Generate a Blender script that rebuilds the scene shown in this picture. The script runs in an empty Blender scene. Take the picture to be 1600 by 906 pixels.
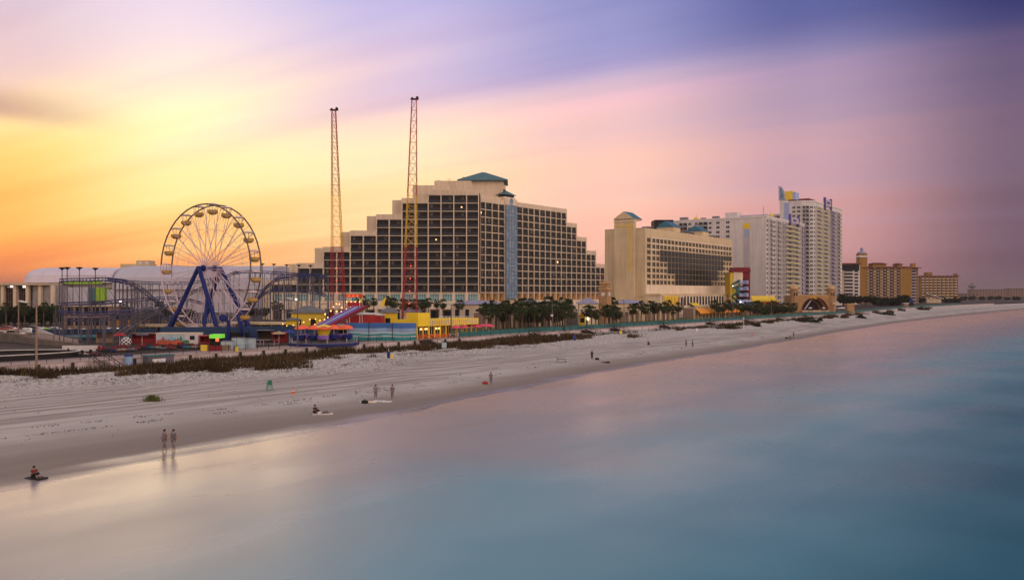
import bpy, math, random
from mathutils import Vector, Matrix, noise
R = math.radians
rnd = random.Random(7)
F = 1333.0; YH = 457.0; CAMZ = 13.0
sc = bpy.context.scene
COL = sc.collection
GZ = 3.0                                   # level of the boardwalk and the town behind it
U = (0.62, 0.7846); N = (-0.7846, 0.62)    # along the coast / inland
COAST = math.atan2(U[1], U[0])

# ---------------------------------------------------------------- coordinates
def at(px, py, Y): return Vector(((px-800)/F*Y, Y, CAMZ-(py-YH)/F*Y))
def xw(px, Y): return (px-800)/F*Y
def zh(py, Y): return CAMZ-(py-YH)/F*Y
def gy(py, z=GZ): return F*(CAMZ-z)/(py-YH)
def CW(c, w): return (c*U[0]+w*N[0], c*U[1]+w*N[1])
def cpx(px, w):                            # coast distance c of the point seen in column px on the line w
    k = (px-800)/F
    return w*(k*N[1]-N[0])/(U[0]-k*U[1])
def interp(tab, c):
    if c <= tab[0][0]: return tab[0][1]
    for (a, va), (b, vb) in zip(tab, tab[1:]):
        if c <= b:
            t = (c-a)/(b-a); return va+(vb-va)*t
    return tab[-1][1]
WATER = [(-300,48),(0,60),(23,60.8),(40,62.8),(57,64.3),(75,68),(90,70.6),(120,74.6),(180,79.5),(280,89),(400,98),(520,99.5),(730,98),(1000,92),(2000,40),(4000,-330),(9000,-2300)]
FOOT = [(-300,124),(30,121),(45,118.7),(54,112.4),(60,109.5),(73,105.5),(86,101),(94,106),(104,111),(129,111.5),(153,108.6),(180,108),(215,109.8),(239,109.6),(330,115),(450,122),(583,133),(700,133),(950,122),(2000,72),(4000,-298),(9000,-2265)]
WALL = [(-300,125),(400,125.5),(450,129),(560,139),(780,142),(1000,131),(2000,82),(4000,-288),(9000,-2255)]
def fbm(x, y, o=3, s=1.0):
    v = 0; a = 1
    for i in range(o):
        v += a*noise.noise(Vector((x*s, y*s, i*7.3))); a *= .5; s *= 2.1
    return v
def beach_z(c, w):
    ww, wf, wl = interp(WATER, c), interp(FOOT, c), interp(WALL, c)
    ww += 1.2*noise.noise(Vector((c*.06, 3, 0)))+.6*noise.noise(Vector((c*.17, 9, 0)))+.25*noise.noise(Vector((c*.5, 5, 0)))
    if w <= wf:
        t = (w-ww)/(wf-ww)
        z = 1.9*t if t >= 0 else 2.6*t
        if t > .35: z += .10*(t-.35)/.65*fbm(c*.13, w*.3, 3)
        if t > .6: z += .16*(t-.6)/.4*fbm(c*.6+9, w*.8, 3)
        return z
    t = min(1, (w-wf)/max(.5, wl-wf))
    hump = math.sin(math.pi*min(1, t*1.15))
    return 1.9+(.35-(.75*min(1,max(0,(135-c)/35)))*max(0,t-.35)/.65)*t+(.45*hump*(.6+fbm(c*.09, w*.2, 3)) if t < .99 else 0)
def beach_at(px, py):
    z = 1.0
    for _ in range(25):
        Y = F*(CAMZ-z)/(py-YH); X = xw(px, Y)
        c = X*U[0]+Y*U[1]; w = X*N[0]+Y*N[1]
        z = .5*z+.5*beach_z(c, w)
    return (X, Y, z)

# ---------------------------------------------------------------- materials
def newmat(name):
    m = bpy.data.materials.new(name); m.use_nodes = True
    return m, m.node_tree.nodes, m.node_tree.links, m.node_tree.nodes['Principled BSDF']
def mat(name, col, rough=.7, var=.12, scale=1.5, metal=0, spec=.18, bump=0, streak=0, seam=0):
    m, n, l, b = newmat(name)
    b.inputs['Roughness'].default_value = rough; b.inputs['Metallic'].default_value = metal
    b.inputs['Specular IOR Level'].default_value = spec
    tc = n.new('ShaderNodeTexCoord'); nz = n.new('ShaderNodeTexNoise')
    nz.inputs['Scale'].default_value = scale; nz.inputs['Detail'].default_value = 5
    l.new(tc.outputs['Object'], nz.inputs['Vector'])
    mr = n.new('ShaderNodeMapRange'); mr.inputs['From Min'].default_value = .3; mr.inputs['From Max'].default_value = .7
    mr.inputs['To Min'].default_value = 1-var; mr.inputs['To Max'].default_value = 1+var
    l.new(nz.outputs['Fac'], mr.inputs['Value'])
    mx = n.new('ShaderNodeVectorMath'); mx.operation = 'SCALE'
    mx.inputs[0].default_value = col; l.new(mr.outputs[0], mx.inputs['Scale'])
    fin = mx.outputs[0]
    def mul(v, lo, hi, a, b_):
        nonlocal fin
        q = n.new('ShaderNodeMapRange'); q.inputs[1].default_value = a; q.inputs[2].default_value = b_; q.inputs[3].default_value = lo; q.inputs[4].default_value = hi; l.new(v, q.inputs[0])
        w = n.new('ShaderNodeVectorMath'); w.operation = 'SCALE'; l.new(fin, w.inputs[0]); l.new(q.outputs[0], w.inputs['Scale']); fin = w.outputs[0]
    if streak:
        mp = n.new('ShaderNodeMapping'); mp.inputs['Scale'].default_value = (1.1,1.1,.05); l.new(tc.outputs['Object'], mp.inputs[0])
        z = n.new('ShaderNodeTexNoise'); z.inputs['Scale'].default_value = 1; z.inputs['Detail'].default_value = 6; l.new(mp.outputs[0], z.inputs['Vector']); mul(z.outputs['Fac'], 1-streak, 1+streak*.4, .32, .6)
        z = n.new('ShaderNodeTexNoise'); z.inputs['Scale'].default_value = .06; z.inputs['Detail'].default_value = 4; l.new(tc.outputs['Object'], z.inputs['Vector']); mul(z.outputs['Fac'], 1-streak*.6, 1+streak*.5, .35, .65)
    if seam:
        z = n.new('ShaderNodeTexWave'); z.inputs['Scale'].default_value = seam; z.bands_direction = 'X'; l.new(tc.outputs['Object'], z.inputs['Vector']); mul(z.outputs['Fac'], .93, 1, .0, .06)
    l.new(fin, b.inputs['Base Color'])
    if bump:
        bp = n.new('ShaderNodeBump'); bp.inputs['Strength'].default_value = bump; bp.inputs['Distance'].default_value = .1
        l.new(nz.outputs['Fac'], bp.inputs['Height']); l.new(bp.outputs[0], b.inputs['Normal'])
    return m
def emat(name, col, s):
    m, n, l, b = newmat(name)
    b.inputs['Base Color'].default_value = (*col, 1); b.inputs['Emission Color'].default_value = (*col, 1)
    b.inputs['Emission Strength'].default_value = s
    return m
def glass(name, col, rough=.12, var=.5, scale=.35):
    return mat(name, col, rough+.15, var, scale, 0, .12)
M = {}
def defm(k, *a, **kw): M[k] = mat(k, *a, **kw); return M[k]
defm('stucco', (.60,.47,.35), .85, .06, .15, streak=.13)
defm('stucco_light', (.68,.55,.42), .85, .05, .2, streak=.13)
defm('stucco_tan', (.50,.38,.26), .85, .06, .15, streak=.13)
defm('stucco_cream', (.58,.45,.29), .85, .06, .2, streak=.13)
defm('white_paint', (.64,.60,.60), .7, .05, .3)
defm('white_wall', (.58,.53,.53), .8, .05, .15, streak=.13)
defm('lilac_wall', (.42,.38,.46), .8, .06, .2)
M['dark_glass'] = glass('dark_glass', (.010,.014,.021))
M['dark_glass_b'] = glass('dark_glass_b', (.006,.011,.014))
M['curtain_glass'] = glass('curtain_glass', (.10,.078,.07), .2)
M['teal_glass'] = glass('teal_glass', (.10,.24,.26), .15)
M['amber_glass'] = glass('amber_glass', (.30,.14,.03), .3)
M['blue_glass'] = glass('blue_glass', (.16,.24,.36), .15, .5, .6)
M['pane_pale'] = glass('pane_pale', (.24,.27,.32), .2)
M['lit_warm'] = emat('lit_warm', (1,.62,.25), 1.6)
M['lit_white'] = emat('lit_white', (1,.85,.7), 2.2)
defm('rail_dark', (.025,.022,.025), .6, spec=.15)
defm('rail_glass', (.026,.029,.037), .4, spec=.15)
defm('teal_roof', (.035,.11,.13), .5, .12, .3, spec=.5)
defm('blue_roof', (.04,.14,.22), .5, .1, .5)
defm('slate_roof', (.26,.25,.36), .6, .12, .5)
defm('grey_roof', (.14,.14,.15), .8, .15, .8)
defm('red_tile', (.16,.045,.025), .8, .2, .6)
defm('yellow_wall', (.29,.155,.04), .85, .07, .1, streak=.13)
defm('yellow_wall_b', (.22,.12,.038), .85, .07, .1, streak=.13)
defm('yellow_panel', (.72,.50,.05), .6, .08, .4)
defm('rail_grey', (.20,.18,.20), .6); defm('pale_yellow', (.42,.36,.17), .7, .08, .4); defm('bay_frame', (.13,.19,.26), .5)
defm('yellow_bright', (.80,.55,.03), .5, .06, .4)
defm('orange_awning', (.75,.28,.03), .7, .15, .6)
defm('purple_paint', (.10,.06,.24), .6)
defm('lavender_paint', (.30,.36,.60), .6)
defm('red_paint', (.33,.022,.026), .5, .15, .5)
defm('red_orange', (.60,.10,.03), .5, .2, .5)
defm('tower_yellow', (.62,.36,.03), .5, .15, .3)
defm('tower_rust', (.38,.085,.045), .6, .2, .4)
defm('steel_blue', (.007,.017,.125), .5, .15, .6, spec=.2)
defm('track_blue', (.03,.035,.13), .45, .15, .6, spec=.2)
defm('steel_grey', (.10,.09,.115), .5, .2, .5)
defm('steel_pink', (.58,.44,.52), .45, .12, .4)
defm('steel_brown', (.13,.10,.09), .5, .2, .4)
defm('tub_yellow', (.46,.27,.05), .5, .12, 1)
defm('tub_tan', (.38,.27,.16), .6, .1, 1)
defm('canopy_white', (.62,.50,.48), .7, .1, 1)
defm('concrete', (.46,.39,.38), .9, .12, .6)
defm('concrete_wall', (.30,.27,.27), .9, .18, .5)
defm('path_pink', (.34,.26,.24), .9, .12, .5)
defm('coquina_dark', (.12,.10,.09), .9, .3, .5)
defm('seawall', (.50,.42,.42), .9, .15, .5, streak=.12)
defm('plaza', (.055,.04,.034), .9, .3, .12)
defm('wood_dark', (.045,.03,.025), .85, .3, 2)
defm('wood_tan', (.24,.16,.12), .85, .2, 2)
defm('teal_paint', (.022,.115,.125), .6, .2, .7)
defm('trunk', (.10,.07,.05), .95, .3, 3)
defm('palm_green', (.030,.046,.014), .8, .35, 1.2, spec=.15)
defm('palm_dry', (.06,.045,.02), .9, .3, 1.2, spec=.1)
defm('leaf_dark', (.018,.030,.010), .85, .4, .8, spec=.1)
defm('dune_grass', (.055,.034,.017), .95, .5, .25, spec=.05)
defm('dune_green', (.10,.11,.03), .95, .4, .6, spec=.05)
defm('coquina', (.34,.20,.10), .95, .25, 1.2)
defm('coquina_light', (.50,.32,.15), .95, .15, 1)
defm('gold', (.62,.33,.04), .5, .2, 1)
defm('black', (.012,.011,.012), .7, .2, 1)
defm('arena_white', (.56,.50,.58), .6, .04, .05, seam=.045)
defm('arena_grey', (.45,.42,.48), .7, .05, .05, seam=.045)
defm('lime', (.24,.40,.02), .6, .1, .2)
defm('blue_wall', (.02,.045,.10), .7, .25, .25)
defm('pink_cloth', (.70,.07,.14), .8, .12, 1)
defm('coral_cloth', (.78,.13,.06), .7, .15, 1)
defm('violet_paint', (.22,.12,.42), .5, .1, 1)
defm('maroon', (.18,.015,.02), .7, .15, .5)
defm('skin', (.32,.17,.11), .6, .05, 3)
defm('hair', (.03,.018,.012), .8, .2, 3)
defm('cloth_dark', (.02,.02,.025), .9, .2, 3)
defm('cloth_grey', (.13,.12,.14), .9, .1, 3)
defm('cloth_mauve', (.17,.145,.165), .9, .1, 3)
defm('cloth_white', (.62,.58,.6), .9, .05, 3)
defm('cloth_red', (.15,.03,.025), .9, .1, 3)
defm('cloth_blue', (.04,.05,.25), .9, .1, 3)
defm('green_paint', (.04,.18,.12), .6, .1, 1)
defm('car_white', (.72,.72,.76), .25, .02, 1, spec=.6)
defm('car_silver', (.35,.34,.38), .25, .02, 1, metal=.3, spec=.6)
defm('car_dark', (.03,.03,.04), .25, .02, 1, spec=.6)
defm('car_red', (.25,.02,.02), .25, .02, 1, spec=.6)
defm('tyre', (.02,.02,.02), .9)
M['lamp'] = emat('lamp_warm', (1,.8,.3), 14)
M['bulb'] = emat('bulb_warm', (1,.55,.18), 2.2)
M['bulb_red'] = emat('bulb_red', (1,.12,.04), 1.6)
M['bulb_green'] = emat('bulb_green', (.16,.60,.05), .5)

# ---------------------------------------------------------------- mesh builder
class MB:
    def __init__(s): s.v = []; s.f = []; s.mi = []; s.mats = []; s.uv = None
    def m(s, k):
        if k not in s.mats: s.mats.append(k)
        return s.mats.index(k)
    def poly(s, pts, k):
        b = len(s.v); s.v += [tuple(p) for p in pts]; s.f.append(tuple(range(b, b+len(pts)))); s.mi.append(s.m(k))
    def mesh(s, vs, fs, k):
        b = len(s.v); s.v += [tuple(p) for p in vs]; i = s.m(k)
        for f in fs: s.f.append(tuple(b+j for j in f)); s.mi.append(i)
    def box(s, x0, x1, y0, y1, z0, z1, k):
        vs = [(x0,y0,z0),(x1,y0,z0),(x1,y1,z0),(x0,y1,z0),(x0,y0,z1),(x1,y0,z1),(x1,y1,z1),(x0,y1,z1)]
        s.mesh(vs, [(0,3,2,1),(4,5,6,7),(0,1,5,4),(1,2,6,5),(2,3,7,6),(3,0,4,7)], k)
    def prism(s, pts, z0, z1, k, cap=None):
        n = len(pts)
        if sum(pts[i][0]*pts[(i+1)%n][1]-pts[(i+1)%n][0]*pts[i][1] for i in range(n)) < 0: pts = pts[::-1]
        vs = [(p[0],p[1],z0) for p in pts]+[(p[0],p[1],z1) for p in pts]
        s.mesh(vs, [(i,(i+1)%n,n+(i+1)%n,n+i) for i in range(n)]+[tuple(range(n-1,-1,-1))], k)
        s.poly([(p[0],p[1],z1) for p in pts], cap or k)
    def tube(s, p0, p1, r, k, n=4, r1=None):
        p0 = Vector(p0); p1 = Vector(p1); d = p1-p0
        if d.length < 1e-6: return
        q = d.to_track_quat('Z', 'Y'); r1 = r if r1 is None else r1
        vs = []
        for p, rr in ((p0, r), (p1, r1)):
            for i in range(n):
                a = 2*math.pi*(i+.5)/n
                vs.append(p+q@Vector((rr*math.cos(a), rr*math.sin(a), 0)))
        s.mesh(vs, [(i,(i+1)%n,n+(i+1)%n,n+i) for i in range(n)]+[tuple(range(n-1,-1,-1)), tuple(range(n,2*n))], k)
    def path(s, pts, r, k, n=4):
        for a, b in zip(pts, pts[1:]): s.tube(a, b, r, k, n)
    def lathe(s, prof, k, n=12, c=(0,0,0), sx=1, sy=1):
        vs = []
        for r, z in prof:
            for i in range(n):
                a = 2*math.pi*i/n; vs.append((c[0]+r*sx*math.cos(a), c[1]+r*sy*math.sin(a), c[2]+z))
        fs = []
        for j in range(len(prof)-1):
            for i in range(n): fs.append((j*n+i, j*n+(i+1)%n, (j+1)*n+(i+1)%n, (j+1)*n+i))
        fs.append(tuple(range(n-1,-1,-1))); b = (len(prof)-1)*n; fs.append(tuple(range(b, b+n)))
        s.mesh(vs, fs, k)
    def hip(s, x0, x1, y0, y1, z0, z1, k, ridge=0):     # hip / pyramid roof; ridge = half-length of ridge along x
        cx, cy = (x0+x1)/2, (y0+y1)/2
        vs = [(x0,y0,z0),(x1,y0,z0),(x1,y1,z0),(x0,y1,z0),(cx-ridge-.01,cy,z1),(cx+ridge+.01,cy,z1)]
        s.mesh(vs, [(0,1,5,4),(1,2,5),(2,3,4,5),(3,0,4),(3,2,1,0)], k)
    def data(s, name):
        me = bpy.data.meshes.new(name); me.from_pydata([tuple(v) for v in s.v], [], s.f)
        for k in s.mats: me.materials.append(M[k])
        me.polygons.foreach_set('material_index', s.mi); me.update()
        return me
    def build(s, name, parent=None, loc=(0,0,0), rz=0, smooth=False):
        me = s.data(name)
        if smooth: me.polygons.foreach_set('use_smooth', [True]*len(me.polygons))
        return link(name, me, parent, loc, rz)
def link(name, me, parent=None, loc=(0,0,0), rz=0):
    o = bpy.data.objects.new(name, me); COL.objects.link(o); o.location = loc; o.rotation_euler = (0,0,rz)
    if parent: o.parent = parent
    return o
def tag(o, label=None, cat=None, group=None, kind=None):
    if label: o['label'] = label
    if cat: o['category'] = cat
    if group: o['group'] = group
    if kind: o['kind'] = kind
    return o
def thing(name, label, cat, loc=(0,0,0), rz=0, group=None):
    o = bpy.data.objects.new(name, None); COL.objects.link(o); o.location = loc; o.rotation_euler = (0,0,rz)
    o.empty_display_size = .5
    return tag(o, label, cat, group)
def copy_tree(o, parent=None):
    c = o.copy(); COL.objects.link(c); c.parent = parent
    for ch in list(o.children): copy_tree(ch, c)
    return c
def struct(o): return tag(o, kind='structure')

class Units:
    """repeated parts of one building: the 100 that show largest become parts, the rest one part"""
    def __init__(s, th, name): s.th = th; s.name = name; s.u = []
    def add(s, mb, loc, rz, score): s.u.append((score, mb, loc, rz))
    def done(s, cap=100):
        s.u.sort(key=lambda t: -t[0]); cache = {}
        for sc_, mb, loc, rz in s.u[:cap]:
            if id(mb) not in cache: cache[id(mb)] = mb.data(s.name)
            link(s.name, cache[id(mb)], s.th, loc, rz)
        rest = s.u[cap:]
        if rest:
            a = MB()
            for sc_, mb, loc, rz in rest:
                cs, sn = math.cos(rz), math.sin(rz); b = len(a.v)
                a.v += [(loc[0]+x*cs-y*sn, loc[1]+x*sn+y*cs, loc[2]+z) for x, y, z in mb.v]
                mm = [a.m(k) for k in mb.mats]
                a.f += [tuple(b+i for i in f) for f in mb.f]; a.mi += [mm[i] for i in mb.mi]
            tag(a.build(s.name, s.th), kind='stuff')

# ---------------------------------------------------------------- camera
cam = bpy.data.cameras.new('camera'); co = bpy.data.objects.new('camera', cam); COL.objects.link(co)
co.location = (0,0,CAMZ); co.rotation_euler = (R(90),0,0)
cam.sensor_width = 36; cam.lens = 36*F/1600; cam.shift_y = (YH-453)/1600; cam.clip_end = 30000; cam.clip_start = .5
sc.camera = co

# ---------------------------------------------------------------- sky
def build_world():
    w = bpy.data.worlds.new('World'); sc.world = w; w.use_nodes = True
    n = w.node_tree.nodes; l = w.node_tree.links
    bg = n['Background']
    def MA(op, a, b=None, c=None, clamp=False):
        x = n.new('ShaderNodeMath'); x.operation = op; x.use_clamp = clamp
        for i, v in enumerate((a, b, c)):
            if v is None: continue
            if isinstance(v, (int, float)): x.inputs[i].default_value = v
            else: l.new(v, x.inputs[i])
        return x.outputs[0]
    tc = n.new('ShaderNodeTexCoord'); sp = n.new('ShaderNodeSeparateXYZ'); l.new(tc.outputs['Generated'], sp.inputs[0])
    X, Y, Z = sp.outputs
    az = MA('ARCTAN2', X, Y)
    h = MA('SQRT', MA('ADD', MA('MULTIPLY', X, X), MA('MULTIPLY', Y, Y)))
    el = MA('DIVIDE', MA('MAXIMUM', Z, 0), MA('MAXIMUM', h, .02))          # tangent of elevation
    # planar cloud coordinates; the wind blows towards azimuth -37 deg
    hz = MA('ADD', MA('MAXIMUM', Z, 0), .10)
    wa = R(-60)
    px_ = MA('DIVIDE', X, hz); py_ = MA('DIVIDE', Y, hz)
    al = MA('ADD', MA('MULTIPLY', px_, math.sin(wa)), MA('MULTIPLY', py_, math.cos(wa)))
    ac = MA('SUBTRACT', MA('MULTIPLY', px_, math.cos(wa)), MA('MULTIPLY', py_, math.sin(wa)))
    def streak(sa, sb, off, detail=3):
        cb = n.new('ShaderNodeCombineXYZ'); l.new(MA('MULTIPLY', al, sa), cb.inputs[0]); l.new(MA('MULTIPLY', ac, sb), cb.inputs[1]); cb.inputs[2].default_value = off
        nz = n.new('ShaderNodeTexNoise'); nz.inputs['Scale'].default_value = 1; nz.inputs['Detail'].default_value = detail; nz.inputs['Roughness'].default_value = .5
        l.new(cb.outputs[0], nz.inputs['Vector']); return nz.outputs['Fac']
    s1 = streak(.10, .75, SK1); s2 = streak(.22, 2.4, SK2, 2)
    # soft warping of the gradient's height
    e2 = MA('ADD', el, MA('MULTIPLY', MA('SUBTRACT', s1, .5), .17))
    e2 = MA('ADD', e2, MA('MULTIPLY', MA('SUBTRACT', s2, .5), .085))
    def lin(c): return tuple(((v/255)/12.92 if v/255 <= .04045 else (((v/255)+.055)/1.055)**2.4) for v in c)
    def ramp(stops, emax=1.0):
        r = n.new('ShaderNodeValToRGB'); r.color_ramp.interpolation = 'B_SPLINE'
        els = r.color_ramp.elements
        while len(els) < len(stops): els.new(.5)
        for i, (p, c) in enumerate(stops):
            els[i].position = p; els[i].color = (*lin(c), 1)
        l.new(MA('MULTIPLY', e2, 1.0, clamp=True), r.inputs[0]); return r.outputs[0]
    cols = []
    for a, stops, k in SKY:
        o = ramp(stops)
        if k != 1:
            v = n.new('ShaderNodeVectorMath'); v.operation = 'SCALE'; l.new(o, v.inputs[0]); v.inputs['Scale'].default_value = k; o = v.outputs[0]
        cols.append((a, o))
    def mix(f, a, b, mode='MIX'):
        m = n.new('ShaderNodeMix'); m.data_type = 'RGBA'; m.blend_type = mode; m.clamp_result = False
        if isinstance(f, (int, float)): m.inputs[0].default_value = f
        else: l.new(f, m.inputs[0])
        for i, v in ((6, a), (7, b)):
            if isinstance(v, tuple): m.inputs[i].default_value = (*v, 1)
            else: l.new(v, m.inputs[i])
        return m.outputs[2]
    cur = cols[0][1]
    for (a0, _), (a1, c1) in zip(cols, cols[1:]):
        mr = n.new('ShaderNodeMapRange'); mr.interpolation_type = 'SMOOTHSTEP'
        mr.inputs['From Min'].default_value = R(a0); mr.inputs['From Max'].default_value = R(a1); l.new(az, mr.inputs['Value'])
        cur = mix(mr.outputs[0], cur, c1)
    # the back of the sky wraps round: azimuths below the first stop fade to the rear colour
    mr = n.new('ShaderNodeMapRange'); mr.interpolation_type = 'SMOOTHSTEP'
    mr.inputs['From Min'].default_value = R(-45); mr.inputs['From Max'].default_value = R(-100); l.new(az, mr.inputs['Value'])
    left = n.new('ShaderNodeVectorMath'); left.operation = 'SCALE'; l.new(cols[-1][1], left.inputs[0]); left.inputs['Scale'].default_value = .42
    m2 = n.new('ShaderNodeMapRange'); m2.interpolation_type = 'SMOOTHSTEP'
    m2.inputs['From Min'].default_value = R(-125); m2.inputs['From Max'].default_value = R(-178); l.new(az, m2.inputs['Value'])
    cur = mix(mr.outputs[0], cur, mix(m2.outputs[0], left.outputs[0], cols[-1][1]))
    # grey-violet streak clouds
    s3 = streak(.13, 1.7, SK3, 4)
    mr = n.new('ShaderNodeMapRange'); mr.interpolation_type = 'SMOOTHSTEP'
    mr.inputs['From Min'].default_value = .52; mr.inputs['From Max'].default_value = .74; mr.inputs['To Max'].default_value = .6; l.new(s3, mr.inputs['Value'])
    lo = n.new('ShaderNodeMapRange'); lo.inputs['From Min'].default_value = .08; lo.inputs['From Max'].default_value = .22; l.new(el, lo.inputs['Value'])
    cur = mix(MA('MULTIPLY', mr.outputs[0], lo.outputs[0], clamp=True), cur, mix(1.0, cur, (.74,.68,.84), 'MULTIPLY'))
    lt = n.new('ShaderNodeMapRange'); lt.interpolation_type = 'SMOOTHSTEP'
    lt.inputs['From Min'].default_value = .46; lt.inputs['From Max'].default_value = .26; lt.inputs['To Max'].default_value = .7; l.new(s3, lt.inputs['Value'])
    cur = mix(MA('MULTIPLY', lt.outputs[0], lo.outputs[0], clamp=True), cur, mix(1.0, cur, (1.38,1.14,1.12), 'MULTIPLY'))
    # the one dark cloud bank low on the left (azimuth < -22 deg)
    d = MA('SUBTRACT', el, MA('ADD', .186, MA('MULTIPLY', MA('ADD', az, .55), -.06)))
    d = MA('ADD', d, MA('MULTIPLY', MA('SUBTRACT', s2, .5), .012))
    up = n.new('ShaderNodeMapRange'); up.interpolation_type = 'SMOOTHSTEP'; l.new(d, up.inputs['Value'])
    up.inputs['From Min'].default_value = -.020; up.inputs['From Max'].default_value = .0
    dn = n.new('ShaderNodeMapRange'); dn.interpolation_type = 'SMOOTHSTEP'; l.new(d, dn.inputs['Value'])
    dn.inputs['From Min'].default_value = .036; dn.inputs['From Max'].default_value = .0
    le = n.new('ShaderNodeMapRange'); le.interpolation_type = 'SMOOTHSTEP'; l.new(az, le.inputs['Value'])
    le.inputs['From Min'].default_value = R(-22.5); le.inputs['From Max'].default_value = R(-33)
    k = MA('MULTIPLY', MA('MULTIPLY', up.outputs[0], dn.outputs[0]), le.outputs[0])
    cur = mix(MA('MULTIPLY', k, .62), cur, tuple(lin((145,92,118))))
    # physical sky adds its dusk component
    sk = n.new('ShaderNodeTexSky'); sk.sky_type = 'NISHITA'; sk.sun_disc = False
    sk.sun_elevation = R(3); sk.sun_rotation = R(-24)
    v = n.new('ShaderNodeVectorMath'); v.operation = 'SCALE'; l.new(sk.outputs[0], v.inputs[0]); v.inputs['Scale'].default_value = .004
    cur = mix(1.0, cur, v.outputs[0], 'ADD')
    # the high sky overhead, outside the photograph
    hi = n.new('ShaderNodeMapRange'); hi.interpolation_type = 'SMOOTHSTEP'; l.new(el, hi.inputs['Value'])
    hi.inputs['From Min'].default_value = .42; hi.inputs['From Max'].default_value = 1.2
    cur = mix(hi.outputs[0], cur, ZENITH)
    l.new(cur, bg.inputs['Color']); bg.inputs['Strength'].default_value = 1.1
HAZE = 0.00013
SK1, SK2, SK3 = 3.1, 8.7, 14.2
ZENITH = (.47,.445,.45)
SKY = [
 (-31, [(0,(232,120,70)),(.04,(252,150,76)),(.09,(255,184,88)),(.14,(255,216,128)),(.185,(252,220,168)),(.23,(226,188,184)),(.29,(212,190,202)),(.36,(208,190,212)),(.8,(185,175,210))], 1),
 (-21, [(0,(250,162,95)),(.05,(255,192,114)),(.11,(255,226,150)),(.17,(255,243,190)),(.22,(252,228,204)),(.28,(236,212,216)),(.36,(210,198,226)),(.8,(170,170,215))], 1),
 (-8,  [(0,(252,188,138)),(.07,(255,212,152)),(.13,(255,230,178)),(.18,(252,214,190)),(.23,(232,200,206)),(.28,(204,188,216)),(.36,(172,168,216)),(.8,(140,140,205))], 1),
 (6,   [(0,(248,172,156)),(.06,(250,188,166)),(.12,(248,196,174)),(.18,(230,186,186)),(.235,(198,172,196)),(.29,(164,158,200)),(.36,(130,136,188)),(.8,(100,105,180))], 1),
 (19,  [(0,(200,142,142)),(.06,(208,150,148)),(.12,(202,156,162)),(.18,(178,148,168)),(.24,(142,130,168)),(.29,(112,110,158)),(.35,(84,92,148)),(.8,(80,85,150))], 1),
 (31,  [(0,(98,74,92)),(.06,(108,82,100)),(.13,(118,94,114)),(.19,(108,88,116)),(.24,(80,72,114)),(.28,(54,56,108)),(.34,(40,48,98)),(.8,(60,60,120))], 1),
 (90,  [(0,(225,190,160)),(.15,(236,206,174)),(.4,(208,188,178)),(.8,(160,152,170))], 2.75),  # unseen rear sky, brightened beyond real dusk to light the facades
]
build_world()
sun = bpy.data.lights.new('sun', 'SUN'); so = bpy.data.objects.new('sun', sun); COL.objects.link(so)
sun.energy = .3; sun.angle = R(24); sun.color = (1,.72,.42)
so.rotation_euler = Vector((math.sin(R(-24))*math.cos(R(3)), math.cos(R(-24))*math.cos(R(3)), math.sin(R(3)))).to_track_quat('Z','Y').to_euler()
vs_ = sc.view_settings; vs_.view_transform = 'Standard'; vs_.look = 'None'; vs_.exposure = .12; vs_.gamma = 1

# ---------------------------------------------------------------- ground, beach, sea
def uv_mesh(name, verts, faces, uvs, m):
    me = bpy.data.meshes.new(name); me.from_pydata(verts, [], faces)
    lay = me.uv_layers.new(name='coast')
    for lp in me.loops: lay.data[lp.index].uv = uvs[lp.vertex_index]
    me.materials.append(m); me.polygons.foreach_set('use_smooth', [True]*len(me.polygons))
    return link(name, me)

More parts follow.
